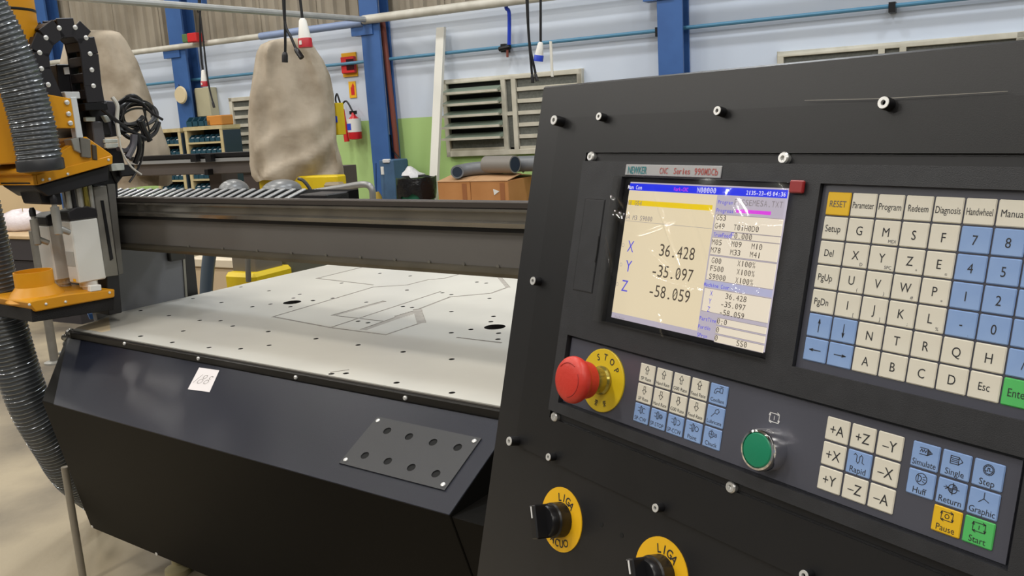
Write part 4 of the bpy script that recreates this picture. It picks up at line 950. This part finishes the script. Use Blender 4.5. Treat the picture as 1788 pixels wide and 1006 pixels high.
# ============================================================ CONTROL CONSOLE
tl = math.radians(13.54); dnv = -Z * math.cos(tl) - CNN * math.sin(tl); outv = C.cross(-dnv)
if outv.dot(-CNN) < 0: outv = -outv
DC = .507
def cuv(px, py, w=0.0):
    r = ray(px, py); P = r * ((-DC + w) / r.dot(outv)); return P.dot(C), P.dot(dnv)
U0 = -.412
def cmat(v0):
    o = EYE + C * U0 + dnv * v0 - outv * DC
    return Matrix(((C.x, -dnv.x, outv.x, o.x), (C.y, -dnv.y, outv.y, o.y), (C.z, -dnv.z, outv.z, o.z), (0, 0, 0, 1)))
VB = .46
def L(u, v, w): return V((u - U0, VB - v, w))
def slab(mb, u0, v0, u1, v1, w0, w1): return mb.box(L(u0, v1, w0), (u1 - u0, 0, 0), (0, v1 - v0, 0), (0, 0, w1 - w0))
X_, Y_, O_ = V((1, 0, 0)), V((0, 1, 0)), V((0, 0, 1))
con = thing('control_console', 'black sheet metal control console standing in front of the router table', 'console', matrix=cmat(VB))
UL, UR = -.7055, -.118
ct_, st_ = math.cos(tl), math.sin(tl)
def prof(vw):
    v, w = vw; return L(UL, v, w)
# cabinet: wedge behind the leaning face, then a pedestal down to the floor (world vertical = (0, ct, -st.. ) in local axes)
def loc_w(u, a, z):          # a = horizontal distance in front of the eye line along -CNN, z world height
    P = -CNN * a + Z * (z - EYE.z); return L(u, P.dot(dnv), P.dot(outv) + DC)
face_t, face_b = L(UL, -.1485, -.006), L(UL, VB, -.006)
def az(v, w): P = outv * (-DC + w) + dnv * v; return P.dot(-CNN), P.z + EYE.z
at_, zt_ = az(-.1485, -.006); ab_, zb_ = az(VB, -.006)
pf = [loc_w(UL, at_, zt_), loc_w(UL, ab_, zb_), loc_w(UL, ab_ - .02, zb_ - .012), loc_w(UL, ab_ - .10, zb_ - .09), loc_w(UL, ab_ - .10, .03), loc_w(UL, at_ - .20, .03), loc_w(UL, at_ - .20, zt_ - .03), loc_w(UL, at_ - .02, zt_)]
part('cabinet_body', MB().prism(pf, X_ * (UR - UL)), black_paint, con, .0012)
part('plinth', MB().prism([loc_w(UL + .04, ab_ - .14, 0.0), loc_w(UL + .04, ab_ - .14, .031), loc_w(UL + .04, at_ - .17, .031), loc_w(UL + .04, at_ - .17, 0.0)], X_ * (UR - UL - .08)), dark_steel, con)
PU0, PU1, PV0, PV1 = -.6685, -.1555, -.1165, .1990
WP = -.0035                      # surface of the bolted plate
BU0, BU1, BV0, BV1 = -.6225, -.2015, -.0838, .1605     # opening around the controller
fp = MB()
slab(fp, PU0, PV0, PU1, BV0, -.006, WP); slab(fp, PU0, BV1, PU1, PV1, -.006, WP); slab(fp, PU0, BV0, BU0, BV1, -.006, WP); slab(fp, BU1, BV0, PU1, BV1, -.006, WP)
part('mounting_plate', fp, mat('plate_black', '#141416', .38, 0, '#18181a', 4, .03, 1400, .5), con)
part('scratch', MB().prism([L(*cuv(1400, 173.5), -.0033), L(*cuv(1540, 169.6), -.0033), L(*cuv(1755, 157), -.0033), L(*cuv(1755, 157.8), -.0033), L(*cuv(1540, 170.8), -.0033), L(*cuv(1400, 174.2), -.0033)], O_ * .0003), mat('bare_scratch', '#8e8a82', .5, .3), con)
def capscrew(u, v, w, r, h, parent):
    o = part('cap_screw', MB().lathe(L(u, v, w), O_, [(r, 0), (r, h * .86), (r * .9, h), (r * .55, h), (r * .5, h * .55)], 18), dark_steel, parent)
    part('screw_head', MB().lathe(L(u, v, w), O_, [(r * .93, h * .96), (r * .9, h + .0003), (r * .42, h + .0003), (r * .4, h * .7)], 18, False), steel, o)
for (u, v, r, h) in ((-.6646, -.1125, .0048, .010), (-.1595, -.1125, .0048, .010), (-.6655, .0394, .0042, .008), (-.6655, .1945, .0046, .010), (-.1595, .1945, .0046, .010),
                     (-.6041, -.1145, .0037, .007), (-.4671, -.1145, .0037, .007), (-.3298, -.1145, .0042, .007), (-.193, -.1145, .0037, .007),
                     (-.6078, .1935, .0036, .007), (-.4702, .1945, .0036, .007), (-.3329, .1935, .0038, .007), (-.193, .1935, .0036, .007)):
    capscrew(u, v, WP, r, h, con)
for px, py in ((1041, 917), (1076, 936)):
    u, v = cuv(px, py); part('small_hole', MB().lathe(L(u, v, -.0062), O_, [(.0022, 0), (.0022, .0005)], 10), night, con)
# rotary switches on the lower part
def arc_text(s, uc, vc, r, a_mid, step, h, m, parent, w, flip=False, name='lettering'):
    it = []
    for i, ch in enumerate(s):
        a = math.radians(a_mid + (i - (len(s) - 1) / 2) * step * (1 if flip else -1)); me = glyphs(ch, h, m, .9, .022)
        b = (a - math.pi / 2) if not flip else (a + math.pi / 2)
        ca, sa = math.cos(b), math.sin(b)
        m2 = bpy.data.meshes.new('g'); m2.from_pydata([(v.co.x * ca - v.co.y * sa, v.co.x * sa + v.co.y * ca, 0) for v in me.vertices], [], [tuple(p.vertices) for p in me.polygons])
        it.append((m2, r * math.cos(a), r * math.sin(a), 0))
    return inst(name, join_me('lettering', it, m), parent, L(uc, vc, w))
def selector(u, v, word, below):
    d = part('selector_switch', MB().lathe(L(u, v, -.006), O_, [(.0285, 0), (.0285, .0009), (.014, .0009)], 48), tag_yellow, con, 0, 'rotary switch on a yellow disc')
    arc_text(word, u, v, .0200, 80, 17, .0072, ink, d, -.0049)
    if below: arc_text(below, u, v, .0210, 268, 17, .0070, ink, d, -.0049, True)
    part('collar', MB().lathe(L(u, v, -.0052), O_, [(.0155, 0), (.0155, .011), (.0145, .0125)], 32), mat('knob_collar', '#121214', .35), d)
    part('knob', MB().lathe(L(u, v, .0073), O_, [(.0145, 0), (.0142, .006), (.0132, .0075)], 32), mat('knob_black', '#17171a', .32), d)
    a = math.radians(-67); ux, uy = V((math.cos(a), math.sin(a), 0)), V((-math.sin(a), math.cos(a), 0))
    part('handle', MB().cbox(L(u, v, .0180), ux * .0146, uy * .0044, O_ * .0085), mat('knob_black', '#17171a', .32), d, .0012)
    part('pointer_line', MB().cbox(L(u, v, .0267) - ux * .0085, ux * .0050, uy * .0007, O_ * .0003), white_ink, d)
selector(-.5885, .2455, 'LIGA', 'VACUO'); selector(-.4625, .2455, 'LIGA', None)

# ------------------------------------------------ cnc controller
cn = thing('cnc_controller', 'charcoal cnc controller unit with screen, keypad and red stop button', 'controller', matrix=cmat(VB))
HU0, HU1, HV0, HV1 = -.6215, -.2025, -.0757, .1528
slb = lambda *a: slab(MB(), *a)
part('rear_case', slb(BU0 + .002, BV0 + .001, BU1 - .002, BV1 - .001, -.075, -.0085), plastic_side, cn)
DU0, DU1, DV0, DV1 = -.5665, -.3915, -.0628, .0618      # display opening
KU0, KU1, KV0, KV1 = -.3690, -.2170, -.0640, .0625      # keypad opening
OU0, OU1, OV0, OV1 = -.6090, -.2135, .0812, .1435       # operator strip opening
hb = MB()
for q in ((HU0, HV0, HU1, DV0), (HU0, DV0, DU0, DV1), (DU1, DV0, KU0, DV1), (KU1, DV0, HU1, DV1), (HU0, DV1, HU1, OV0), (HU0, OV0, OU0, OV1), (OU1, OV0, HU1, OV1), (HU0, OV1, HU1, HV1)): slab(hb, *q, -.0085, 0)
part('housing', hb, plastic, cn)
part('slot_edge', slb(BU0 + .006, BV0 + .0008, BU1 - .006, HV0, -.0084, -.0058), mat('groove_black', '#18181b', .42), cn, .0008)
part('slot_edge', slb(BU0 + .006, HV1, BU1 - .006, BV1 - .0008, -.0084, -.0058), mat('groove_black', '#18181b', .42), cn, .0008)
for u, v in ((-.6145, -.0800), (-.4045, -.0800), (-.2095, -.0800), (-.6145, .1580), (-.4065, .1580), (-.2095, .1580)):
    o = part('fixing_screw', MB().lathe(L(u, v, -.0060), O_, [(.0044, 0), (.0044, .0035), (.0036, .0046), (.0018, .0046), (.0016, .0025)], 18), mat('bright_zinc', '#e4e4e2', .3, .7), cn)
# name plate
n0, n1, nv0, nv1 = -.5625, -.4565, -.0732, -.0640
npl = part('name_plate', slb(n0, nv0, n1, nv1, -.0002, .0010), plate_silver, cn, .0004, 'silver name plate')
vm = (nv0 + nv1) / 2
inst('lettering', glyphs('NEWKER', .0062, teal_ink, .66, .02), npl, L(-.5475, vm, .0013))
inst('lettering', mono('CNC', .0033, .0052, red_ink, None, 0.01, False), npl, L(-.5215, vm, .0013)); inst('lettering', mono('Series', .0030, .0050, red_ink, None, .01), npl, L(-.5055, vm, .0013)); inst('lettering', mono('990MDCb', .0035, .0054, red_ink, None, .01, False), npl, L(-.4835, vm, .0013))
# usb door
part('cover_gap', slb(-.6105, -.0423, -.5832, .0405, -.0001, .0004), recess, cn, .0002)
part('port_cover', slb(-.6098, -.0417, -.5838, .0399, 0, .0007), plastic, cn, .0005); part('cover_notch', MB().prism([L(-.5850, -.010, .0007), L(-.5836, -.010, .0007), L(-.5836, .013, .0007), L(-.5852, .013, .0007), L(-.5846, .007, .0007), L(-.5846, -.004, .0007)], O_ * .0003), night, cn)
# display
ds = part('display', slb(DU0 + .0005, DV0 + .0005, DU1 - .0005, DV1 - .0005, -.0085, -.0042), mat('display_bezel', '#26262b', .3), cn, 0, 'lit lcd screen')
SU0, SU1, SV0, SV1 = -.5592, -.3962, -.0590, .0573
WD = [-.0040]
def lit(name, u0, v0, u1, v1, m, k=0):
    w = -.0041 + .00012 * k; return part(name, slb(u0, v0, u1, v1, w, w + .0001), m, ds)
c3 = lambda x, y: cuv(1040 + x / 2.7183, 270 + y / 2.7189, -.004)
us = (c3(581, 192)[0] + c3(484, 836)[0]) / 2
lit('screen_field', SU0, SV0, SU1, SV1, scr_lilac, 0)
hv = c3(148, 168)[1]
lit('title_bar', SU0, SV0 + .0012, SU1 - .001, hv, scr_blue, 2)
lv1 = c3(57, 742)[1]
lit('program_field', SU0, hv, us - .0005, lv1, scr_cream, 1)
yb0, yb1 = c3(150, 214)[1], c3(150, 238)[1]; lit('active_line', SU0 + .0012, yb0, us - .0035, yb1, scr_yellow, 2)
dv = c3(136, 312)[1]; lit('divider', SU0 + .001, dv, us - .001, dv + .0003, scr_line, 2)
def ctxt(s, x, y, pitch, h, m, bold=0.0, slash=True, k=4):
    u, v = c3(x, y); me = mono(s, pitch, h, m, None, bold, slash); inst('screen_text', me, ds, L(u, v, -.0041 + .00012 * k))
ctxt('Man Con', 155, 153, .0025, .0036, scr_white, .01); ctxt('Work-CNC', 372, 163, .0020, .0032, scr_mag, .02); ctxt('N00000', 483, 167, .0033, .0044, scr_white); ctxt('2135-23-45', 716, 180, .0023, .0032, scr_white, .01); ctxt('04:36', 842, 186, .0023, .0032, scr_white, .01)
ctxt('N1 G54', 152, 227, .0030, .0042, scr_inkg); ctxt('N4 M3 S9000', 142, 295, .0030, .0042, scr_inkg)
for ch, x, y, s_, sx, sy in (('X', 150, 432, '36.428', 303, 450), ('Y', 140, 525, '-35.097', 268, 545), ('Z', 122, 618, '-58.059', 254, 640)):
    ctxt(ch, x, y, .0095, .0100, scr_inkb); ctxt(s_, sx, sy, .0066, .0102, scr_ink)
    o = inst('axis_mark', strokes([circ(0, 0, .0014, 10)], .0003, scr_line), ds, L(c3(x, y)[0] - .005, c3(x, y)[1], -.0038))
ctxt('Machine', 92, 768, .0018, .0024, scr_line)
# right column boxes
rv = lambda x, y: cuv(1200 + x / 3.87, 380 + y / 3.8692, -.004)[1]
ru = lambda x, y: cuv(1200 + x / 3.87, 380 + y / 3.8692, -.004)[0]
fu_, pu_ = ru(300, 118), ru(198, 740)
fields = [(c3(572, 284)[1], rv(180, 84), us + .001), (rv(178, 90), rv(172, 128), fu_), (rv(170, 134), rv(155, 246), us + .001), (rv(152, 257), rv(130, 415), us + .001), (rv(114, 474), rv(96, 626), us + .001),
          (rv(203, 677), rv(198, 720), pu_), (rv(196, 733), rv(191, 779), pu_), (rv(189, 792), rv(184, 838), pu_)]
for v0_, v1_, u_ in fields:
    lit('field_border', u_ - .0004, v0_ - .0004, SU1 - .001, v1_ + .0004, scr_line, 1); lit('field', u_, v0_, SU1 - .001, v1_, scr_cream2, 2)
lit('progress_bar', c3(668, 268)[0], c3(668, 259)[1], c3(833, 275)[0], c3(668, 276)[1], scr_mag, 2)
lit('section_bar', us + .0005, rv(126, 420), SU1 - .001, rv(118, 466), mat('screen_periwinkle', '#bcbcdc', .3, emit=.9), 2)
def ctr(s_, u, v, pitch, h, m, bold=0.0): inst('screen_text', mono(s_, pitch, h, m, None, bold), ds, L(u - len(s_) * pitch / 2, v, -.0036))
def lab(s_, u, v): ctr(s_, u, v, .0021, .0031, scr_inkb, .012)
lab('Program', *c3(618, 226)); lab('Progress', *c3(615, 266)); lab('TrueFeed', ru(237, 118), rv(237, 118)); lab('Machine Coor', ru(200, 461), rv(200, 461)); lab('PartTime', ru(141, 688), rv(141, 688)); lab('PartNo', ru(117, 741), rv(117, 741)); lab('SProm', ru(103, 796), rv(103, 796))
ctr('PASSEMESA.TXT', *c3(773, 231), .0034, .0046, scr_inkg); ctr('G53', *c3(598, 299), .0033, .0044, scr_ink); ctr('F', ru(308, 119), rv(308, 119), .0033, .0044, scr_inkb)
for s_, x, y in (('G49', 222, 56), ('T01H0D0', 400, 72), ('0.000', 380, 127), ('M05', 203, 166), ('M09', 335, 180), ('M10', 473, 196), ('M78', 195, 220), ('M33', 327, 236), ('M41', 462, 252), ('G00', 200, 291), ('X100%', 402, 315), ('F500', 203, 345), ('X100%', 397, 373),
                ('S9000', 205, 402), ('X100%', 387, 430), ('36.428', 331, 541), ('-35.097', 312, 595), ('-58.059', 303, 651), ('0:0', 237, 703), ('0', 207, 757), ('0', 198, 812), ('SS0', 370, 853)):
    ctr(s_, ru(x, y), rv(x, y), .0034, .0044, scr_ink)
for ch, x, y in (('X', 166, 510), ('Y', 156, 564), ('Z', 147, 618)): ctr(ch, ru(x, y), rv(x, y), .0033, .0042, scr_inkb)
# keypad
mp = part('key_membrane', slb(KU0 + .0004, KV0 + .0004, KU1 - .0004, KV1 - .0004, -.0085, -.0034), membrane, cn, 0, 'slate keypad membrane')
part('shadow_gap', slb(KU0, KV0, KU1, KV1, -.0085, -.0052), recess, cn)
KM = {}
def key_mesh(w, h, m):
    k = (round(w, 5), round(h, 5), m.name)
    if k not in KM:
        mb = MB().box((-w / 2, -h / 2, 0), (w, 0, 0), (0, h, 0), (0, 0, .0011)); KM[k] = mb.mesh('key', m, V((0, 0, 0)), .0006)
    return KM[k]
def key(u, v, w, h, m, w0):
    o = bpy.data.objects.new('key', key_mesh(w, h, m)); COL.objects.link(o); o.parent = cn; o.location = L(u, v, w0); ORG[o.name] = V((0, 0, 0)); return o
def legend(k, s, h, m=None, maxw=.0150, dx=0, dy=0, xs=1.0, bold=0.0):
    m = m or ink; me = glyphs(s, h, m, 1.0, bold); w = max((v.co.x for v in me.vertices), default=.001) * 2
    sx = min(xs, maxw / w); me = glyphs(s, h, m, sx, bold); return inst('legend', me, k, (dx, dy, .00122))
pu, pv, ku, kv, w0k = .01865, .01636, -.3642, -.0582, -.0036
kw, kh = pu - .0010, pv - .0010
ARW = {'up': [[(0, -.004), (0, .0042)], [(-.0007, .0018), (0, .0044), (.0007, .0018)], [(-.0004, .0025), (.0004, .0025)]]}
rot = lambda ls, a: [[(x * math.cos(a) - y * math.sin(a), x * math.sin(a) + y * math.cos(a)) for x, y in l] for l in ls]
rows = [['!RESET', 'Parameter', 'Program', 'Redeem', 'Diagnosis', 'Handwheel', 'Manual', ''],
        ['Setup', 'G', 'M|MDI', 'S', 'F', '#7', '#8', '#'], ['Del', 'X|D', 'Y|SPC', 'Z|*', 'E|=', '#4', '#5', '#'], ['PgUp', 'U|(', 'V|)', 'W|#', 'P|*', '#1', '#2', '#'],
        ['PgDn', 'I|[', 'J|]', 'K|;', 'L|%', '#-|.', '#0', '#.'], ['#^0', '#^2', 'N', 'T', 'R', 'Q', 'H', '#/'], ['#^1', '#^3', 'A', 'B', 'C', 'D', 'Esc', '@Enter']]
for r, row in enumerate(rows):
    for c, s in enumerate(row):
        m = key_white
        if s[:1] == '!': m = key_yellow; s = s[1:]
        elif s[:1] == '@': m = key_green; s = s[1:]
        elif s[:1] == '#' : m = key_blue; s = s[1:]
        u = ku + pu * (c + .5); v = kv + pv * (r + .5)
        k = key(u, v, kw, kh, m, w0k)
        if s[:1] == '^': inst('legend', strokes(rot(ARW['up'], {'0': 0, '1': math.pi / 2, '2': math.pi, '3': -math.pi / 2}[s[1]]), .0006, ink), k, (0, 0, .00122)); continue
        if not s: continue
        sub = None
        if '|' in s and len(s) > 1: s, sub = s.split('|', 1)
        if len(s) == 1: legend(k, s, .0060, None, .008, 0, .0004 if sub else 0, .86)
        elif r == 0: legend(k, s, .0044, ink_grey if c == 0 else None, .0152 if len(s) > 6 else .013, 0, 0, .8)
        else: legend(k, s, .0048, None, .0125, -.001 if c == 0 else 0, 0, .8)
        if sub: legend(k, sub, .0022, ink_grey, .006, .0050, -.0052, 1.0)
# operator strip
part('strip_membrane', slb(OU0 + .0030, OV0 + .0020, OU1 - .0030, OV1 - .0020, -.0085, -.0034), membrane, cn, 0, 'slate strip membrane')
part('shadow_gap', slb(OU0, OV0, OU1, OV1, -.0085, -.0050), mat('strip_bed', '#20222c', .4), cn)
def icon(k, lines, w=.00042, dy=.0028): inst('legend', strokes(lines, w, ink), k, (0, dy, .00122))
arr_u = [[(-.0010, -.0030), (-.0010, .0004), (-.0022, .0004), (0, .0034), (.0022, .0004), (.0010, .0004), (.0010, -.0030), (-.0010, -.0030)], [(-.001, -.0004), (.001, -.0004)]]
arr_d = rot(arr_u, math.pi)
tool = [[(-.0040, .0016), (-.0016, .0016)], [(-.0040, -.0010), (-.0016, -.0010)], [(-.0016, .0024), (-.0004, .0034), (-.0004, -.0030), (-.0016, -.0020), (-.0016, .0024)], [(-.0004, .0024), (.0008, .0024), (.0008, -.0022), (-.0004, -.0022)]]
ic = {'u': arr_u, 'd': arr_d, 'cw': tool + [circ(.003, 0, .0020, 8, 60, 290)], 'st': tool + [circ(.0030, 0, .0017), circ(.0030, 0, .0009)], 'ccw': tool + [circ(.0030, 0, .0020, 8, -110, 120)], 'pt': tool + [circ(.0034, 0, .0018)],
      'tap': [[(-.0040, -.0022), (-.0034, .0004), (-.0016, .0018), (.0012, .0018), (.0012, -.0004), (-.0016, -.0004), (-.0022, -.0022), (-.0040, -.0022)], [(.0012, .0024), (.0038, .0024), (.0038, -.0010), (.0012, -.0010), (.0012, .0024)], [(.0024, .0024), (.0024, .0036)], [(.0008, .0036), (.0040, .0036)]],
      'oil': [[(-.0036, -.0034), (-.0006, -.0002)], [(-.0006, -.0002), (-.0002, .0020), (.0022, .0032), (.0034, .0014), (.0018, -.0006), (-.0006, -.0002)]],
      'chk': [circ(-.0008, 0, .0024, 12, 40, 320), [(-.0008, .0034), (-.0008, -.0034)], [(.0004, .0010), (.0040, .0010), (.0040, -.0010), (.0004, -.0010)], [(-.003, 0), (.004, 0)]],
      'rap': [[(-.0040, .0020), (-.0030, .0030), (-.0018, .0018), (-.0018, -.0018), (-.0006, -.0028), (.0002, -.0014), (.0002, .0016), (.0012, .0028), (.0022, .0016), (.0022, -.0018), (.0036, -.0024)]],
      'sim': [[(-.0036, .0018), (.0012, .0018), (.0040, -.0002), (.0012, -.0020), (-.0036, -.0020)], [(.0012, .0018), (.0012, -.0020)], [(-.0034, -.0006), (-.0026, .0010), (-.0018, -.0006), (-.0010, .0010), (-.0002, -.0006), (.0006, .001)], [(.0016, .0012), (.0016, -.0014)], [(.0022, .0008), (.0022, -.001)], [(.0028, .0004), (.0028, -.0006)]],
      'sgl': [[(-.0034, .0022), (.0014, .0022), (.0038, 0), (.0014, -.0022), (-.0034, -.0022), (-.0034, .0022)], [(.0014, .0022), (.0014, -.0022)], [(-.0034, .0010), (.0014, .0010)], [(-.0034, -.0010), (.0014, -.0010)], [(-.0024, 0), (.0008, 0)]],
      'stp': [circ(0, 0, .0030), circ(0, 0, .0023), [(-.0016, -.0008), (-.0006, -.0008), (-.0006, .0010), (.0004, .0010), (.0004, -.0006), (.0016, -.0006)]],
      'huf': [circ(0, 0, .0034), [(-.0020, .0020), (-.0020, -.0020)], circ(-.0020, 0, .0020, 8, -90, 90), [(.0008, .0012), (.0022, .0018)], [(.0010, 0), (.0026, 0)], [(.0008, -.0012), (.0022, -.0018)]],
      'ret': [circ(.0006, 0, .0026), [(-.0046, 0), (.0044, 0)], [(.0006, .0034), (.0006, -.0034)], [(-.0036, .0010), (-.0020, 0), (-.0036, -.0010)], [(.0006, .0006), (.0026, .0006)], [(.0006, .0013), (.0024, .0013)], [(.0006, .0020), (.0016, .0020)], [(-.0016, -.0006), (.0006, -.0006)], [(-.0014, -.0013), (.0006, -.0013)], [(-.0006, -.0020), (.0006, -.0020)]],
      'gra': [[(0, .0034), (0, 0), (.0028, -.0014)], [(0, 0), (-.0026, -.0024)]],
      'loop': [[(-.0034, .0024), (.0034, .0024), (.0034, -.0024), (-.0034, -.0024), (-.0034, .0024)], [(.0018, .0032), (.0034, .0024), (.0022, .0018)], [(-.0018, -.0032), (-.0034, -.0024), (-.0022, -.0018)], [(.0028, -.0010), (.0034, -.0024), (.004, -.0010)], [(-.0028, .0010), (-.0034, .0024), (-.004, .0010)]]}
ic['pau'] = ic['loop'] + [circ(0, 0, .0012)]; ic['sta'] = ic['loop'] + [[(0, .0010), (0, -.0010)]]
def opkey(u, v, m, s, i, h=.0029): 
    k = key(u, v, .0170, .0152, m, w0k)
    if i: icon(k, ic[i]); legend(k, s, h, None, .0145, 0, -.0042, .95)
    else: legend(k, s, .0068, None, .012, 0, 0, .9)
gu, gv = -.5147, .0879
for c, s in enumerate(('SP Rate', 'Hand Rate', 'G00 Rate', 'Feed Rate', 'Coollant')):
    u = gu + .01892 * c + .0087
    opkey(u, gv + .0077, key_blue if c == 4 else key_white, s, 'tap' if c == 4 else 'u'); opkey(u, gv + .0241, key_blue if c == 4 else key_white, ('SP Rate', 'Hand Rate', 'G00 Rate', 'Feed Rate', 'Lubricate')[c], 'oil' if c == 4 else 'd')
    opkey(u, gv + .0405, key_blue, ('SP-CW', 'SP-STOP', 'SP-CCW', 'Point', 'Chuck')[c], ('cw', 'st', 'ccw', 'pt', 'chk')[c], .0034)
jg = [['+A', '+Z', '-Y'], ['+X', 'Rapid', '-X'], ['+Y', '-Z', '-A']]
for r in range(3):
    for c in range(3):
        s = jg[r][c]; opkey(-.3378 + .01838 * c + .0085, .0884 + .0165 * r + .0077, key_blue if s == 'Rapid' else key_white, s.replace('-', '\u2013'), 'rap' if s == 'Rapid' else None, .0040)
mg = [[('Simulate', 'sim', key_blue), ('Single', 'sgl', key_blue), ('Step', 'stp', key_blue)], [('Huff', 'huf', key_blue), ('Return', 'ret', key_blue), ('Graphic', 'gra', key_blue)], [None, ('Pause', 'pau', key_yellow), ('Start', 'sta', key_green)]]
for r in range(3):
    for c in range(3):
        if mg[r][c]: s, i, m = mg[r][c]; opkey(-.2782 + .01842 * c + .0085, .0884 + .0165 * r + .0077, m, s, i, .0038)
# emergency stop
eu, ev = -.5575, .1120
es = part('stop_disc', MB().lathe(L(eu, ev, -.0040), O_, [(.0272, 0), (.0272, .0018), (.0266, .0022), (.012, .0022)], 48), disc_yellow, cn, 0, 'yellow disc of the stop button')
arc_text('STOP', eu, ev, .0205, 74, 26, .0058, ink, es, -.0016)
for a_ in (232, 262, 292):
    a = math.radians(a_); it = strokes([[(-.0018, .0020), (.0018, .0020)], [(0, .0028), (0, -.0024)], [(-.0020, .0004), (.0020, .0004)], [(-.0016, -.002), (0, 0), (.0016, -.002)], [(-.0012, .0028), (-.0012, .001)], [(.0012, .0028), (.0012, .001)]], .0005, ink)
    o = inst('stop_mark', it, es, L(eu + .0205 * math.cos(a), ev - .0205 * math.sin(a), -.0016), a + math.pi / 2)
part('collar', MB().lathe(L(eu, ev, -.0018), O_, [(.0125, 0), (.0125, .002), (.0112, .004), (.0112, .017), (.0108, .018)], 36), brass, es)
part('mushroom_head', MB().lathe(L(eu, ev, .0135), O_, [(.0100, 0), (.0152, .0008), (.0158, .0030), (.0156, .0085), (.0170, .0115), (.0192, .0135), (.0199, .0162), (.0195, .0190), (.0178, .0214), (.0145, .0228), (.0080, .0236), (.001, .0238)], 48), red_plastic, es, 0, 'red mushroom head')
for a0_, a1_ in ((60, 140), (-80, 30)):
    p_ = [L(eu, ev, .0362) + V((.0142 * math.cos(math.radians(a0_ + (a1_ - a0_) * i / 10)), .0142 * math.sin(math.radians(a0_ + (a1_ - a0_) * i / 10)), 0)) for i in range(11)]
    part('turn_arrow', MB().tube(p_, .0006, 6), mat('arrow_red', '#a8281f', .5), es)
# start button
bu, bvv = -.3790, .1225
sb_ = part('start_button', MB().lathe(L(bu, bvv, -.0036), O_, [(.0148, 0), (.0148, .003), (.0146, .0120), (.0138, .0138), (.0124, .0142), (.0120, .0125)], 48), chrome, cn, 0, 'chrome ring of the start button')
part('button_cap', MB().lathe(L(bu, bvv, .0080), O_, [(.0120, 0), (.0120, .0020), (.0112, .0028), (.006, .0033), (.0005, .0034)], 40), green_cap, sb_, 0, 'green button cap')
u, v = cuv(1347, 730); inst('cycle_symbol', strokes([[(x * 1.15, y * 1.25) for x, y in l] for l in ic['sta']], .0005, white_ink), cn, L(u, v, -.0031))
# red tab and the wrinkled film over the screen
tb = part('red_tab', slb(-.3915, -.0640, -.3800, -.0552, .0005, .0035), red_cap, cn, .0008, 'small dark red plastic tab at the screen corner')
fm = bpy.data.materials.new('clear_film'); fm.use_nodes = True; nt = fm.node_tree; nt.nodes.clear()
o_ = nt.nodes.new('ShaderNodeOutputMaterial'); mx = nt.nodes.new('ShaderNodeMixShader'); tr = nt.nodes.new('ShaderNodeBsdfTransparent'); gl = nt.nodes.new('ShaderNodeBsdfGlossy'); fr = nt.nodes.new('ShaderNodeFresnel')
gl.inputs['Roughness'].default_value = .07; fr.inputs['IOR'].default_value = 1.65; tr.inputs['Color'].default_value = (.97, .965, .95, 1)
nt.links.new(fr.outputs[0], mx.inputs[0]); nt.links.new(tr.outputs[0], mx.inputs[1]); nt.links.new(gl.outputs[0], mx.inputs[2]); nt.links.new(mx.outputs[0], o_.inputs[0])
rnd = random.Random(11); cre = []
for i in range(13): cre.append((rnd.uniform(-.574, -.391), rnd.uniform(-.063, .062), rnd.uniform(-.45, .45) + (1.05 if i % 4 else .1), rnd.uniform(.014, .040), rnd.uniform(.0014, .0028), rnd.uniform(.0005, .0013) * rnd.choice((-1, 1))))
for i in range(5): cre.append((rnd.uniform(-.570, -.395), rnd.uniform(-.060, .058), rnd.uniform(.7, 1.5) if i % 3 else rnd.uniform(-.2, .2), rnd.uniform(.010, .03), rnd.uniform(.004, .008), rnd.uniform(.0008, .0018) * rnd.choice((-1, 1))))
FN, FM_ = 230, 160; fv = []; ff = []
fu0, fu1, fv0, fv1 = -.5735, -.3925, -.0630, .0625
for j in range(FM_ + 1):
    for i in range(FN + 1):
        u = fu0 + (fu1 - fu0) * i / FN; v = fv0 + (fv1 - fv0) * j / FM_; h = .0005 * math.sin(u * 60 + 2) * math.sin(v * 50 + 1)
        for (a, b, th, ln, wd_, am) in cre:
            x = (u - a) * math.cos(th) + (v - b) * math.sin(th); y = -(u - a) * math.sin(th) + (v - b) * math.cos(th); h += am * math.exp(-(y / wd_) ** 2 - (x / ln) ** 4)
        fv.append(L(u, v, .0034 + h))
for j in range(FM_):
    for i in range(FN): a = j * (FN + 1) + i; ff.append((a, a + FN + 1, a + FN + 2, a + 1))
pf_ = thing('protective_film', 'wrinkled clear protective film covering the lit screen', 'film', matrix=cmat(VB))
part('film_sheet', MB().add(fv, ff), fm, pf_, 0, None, 80)
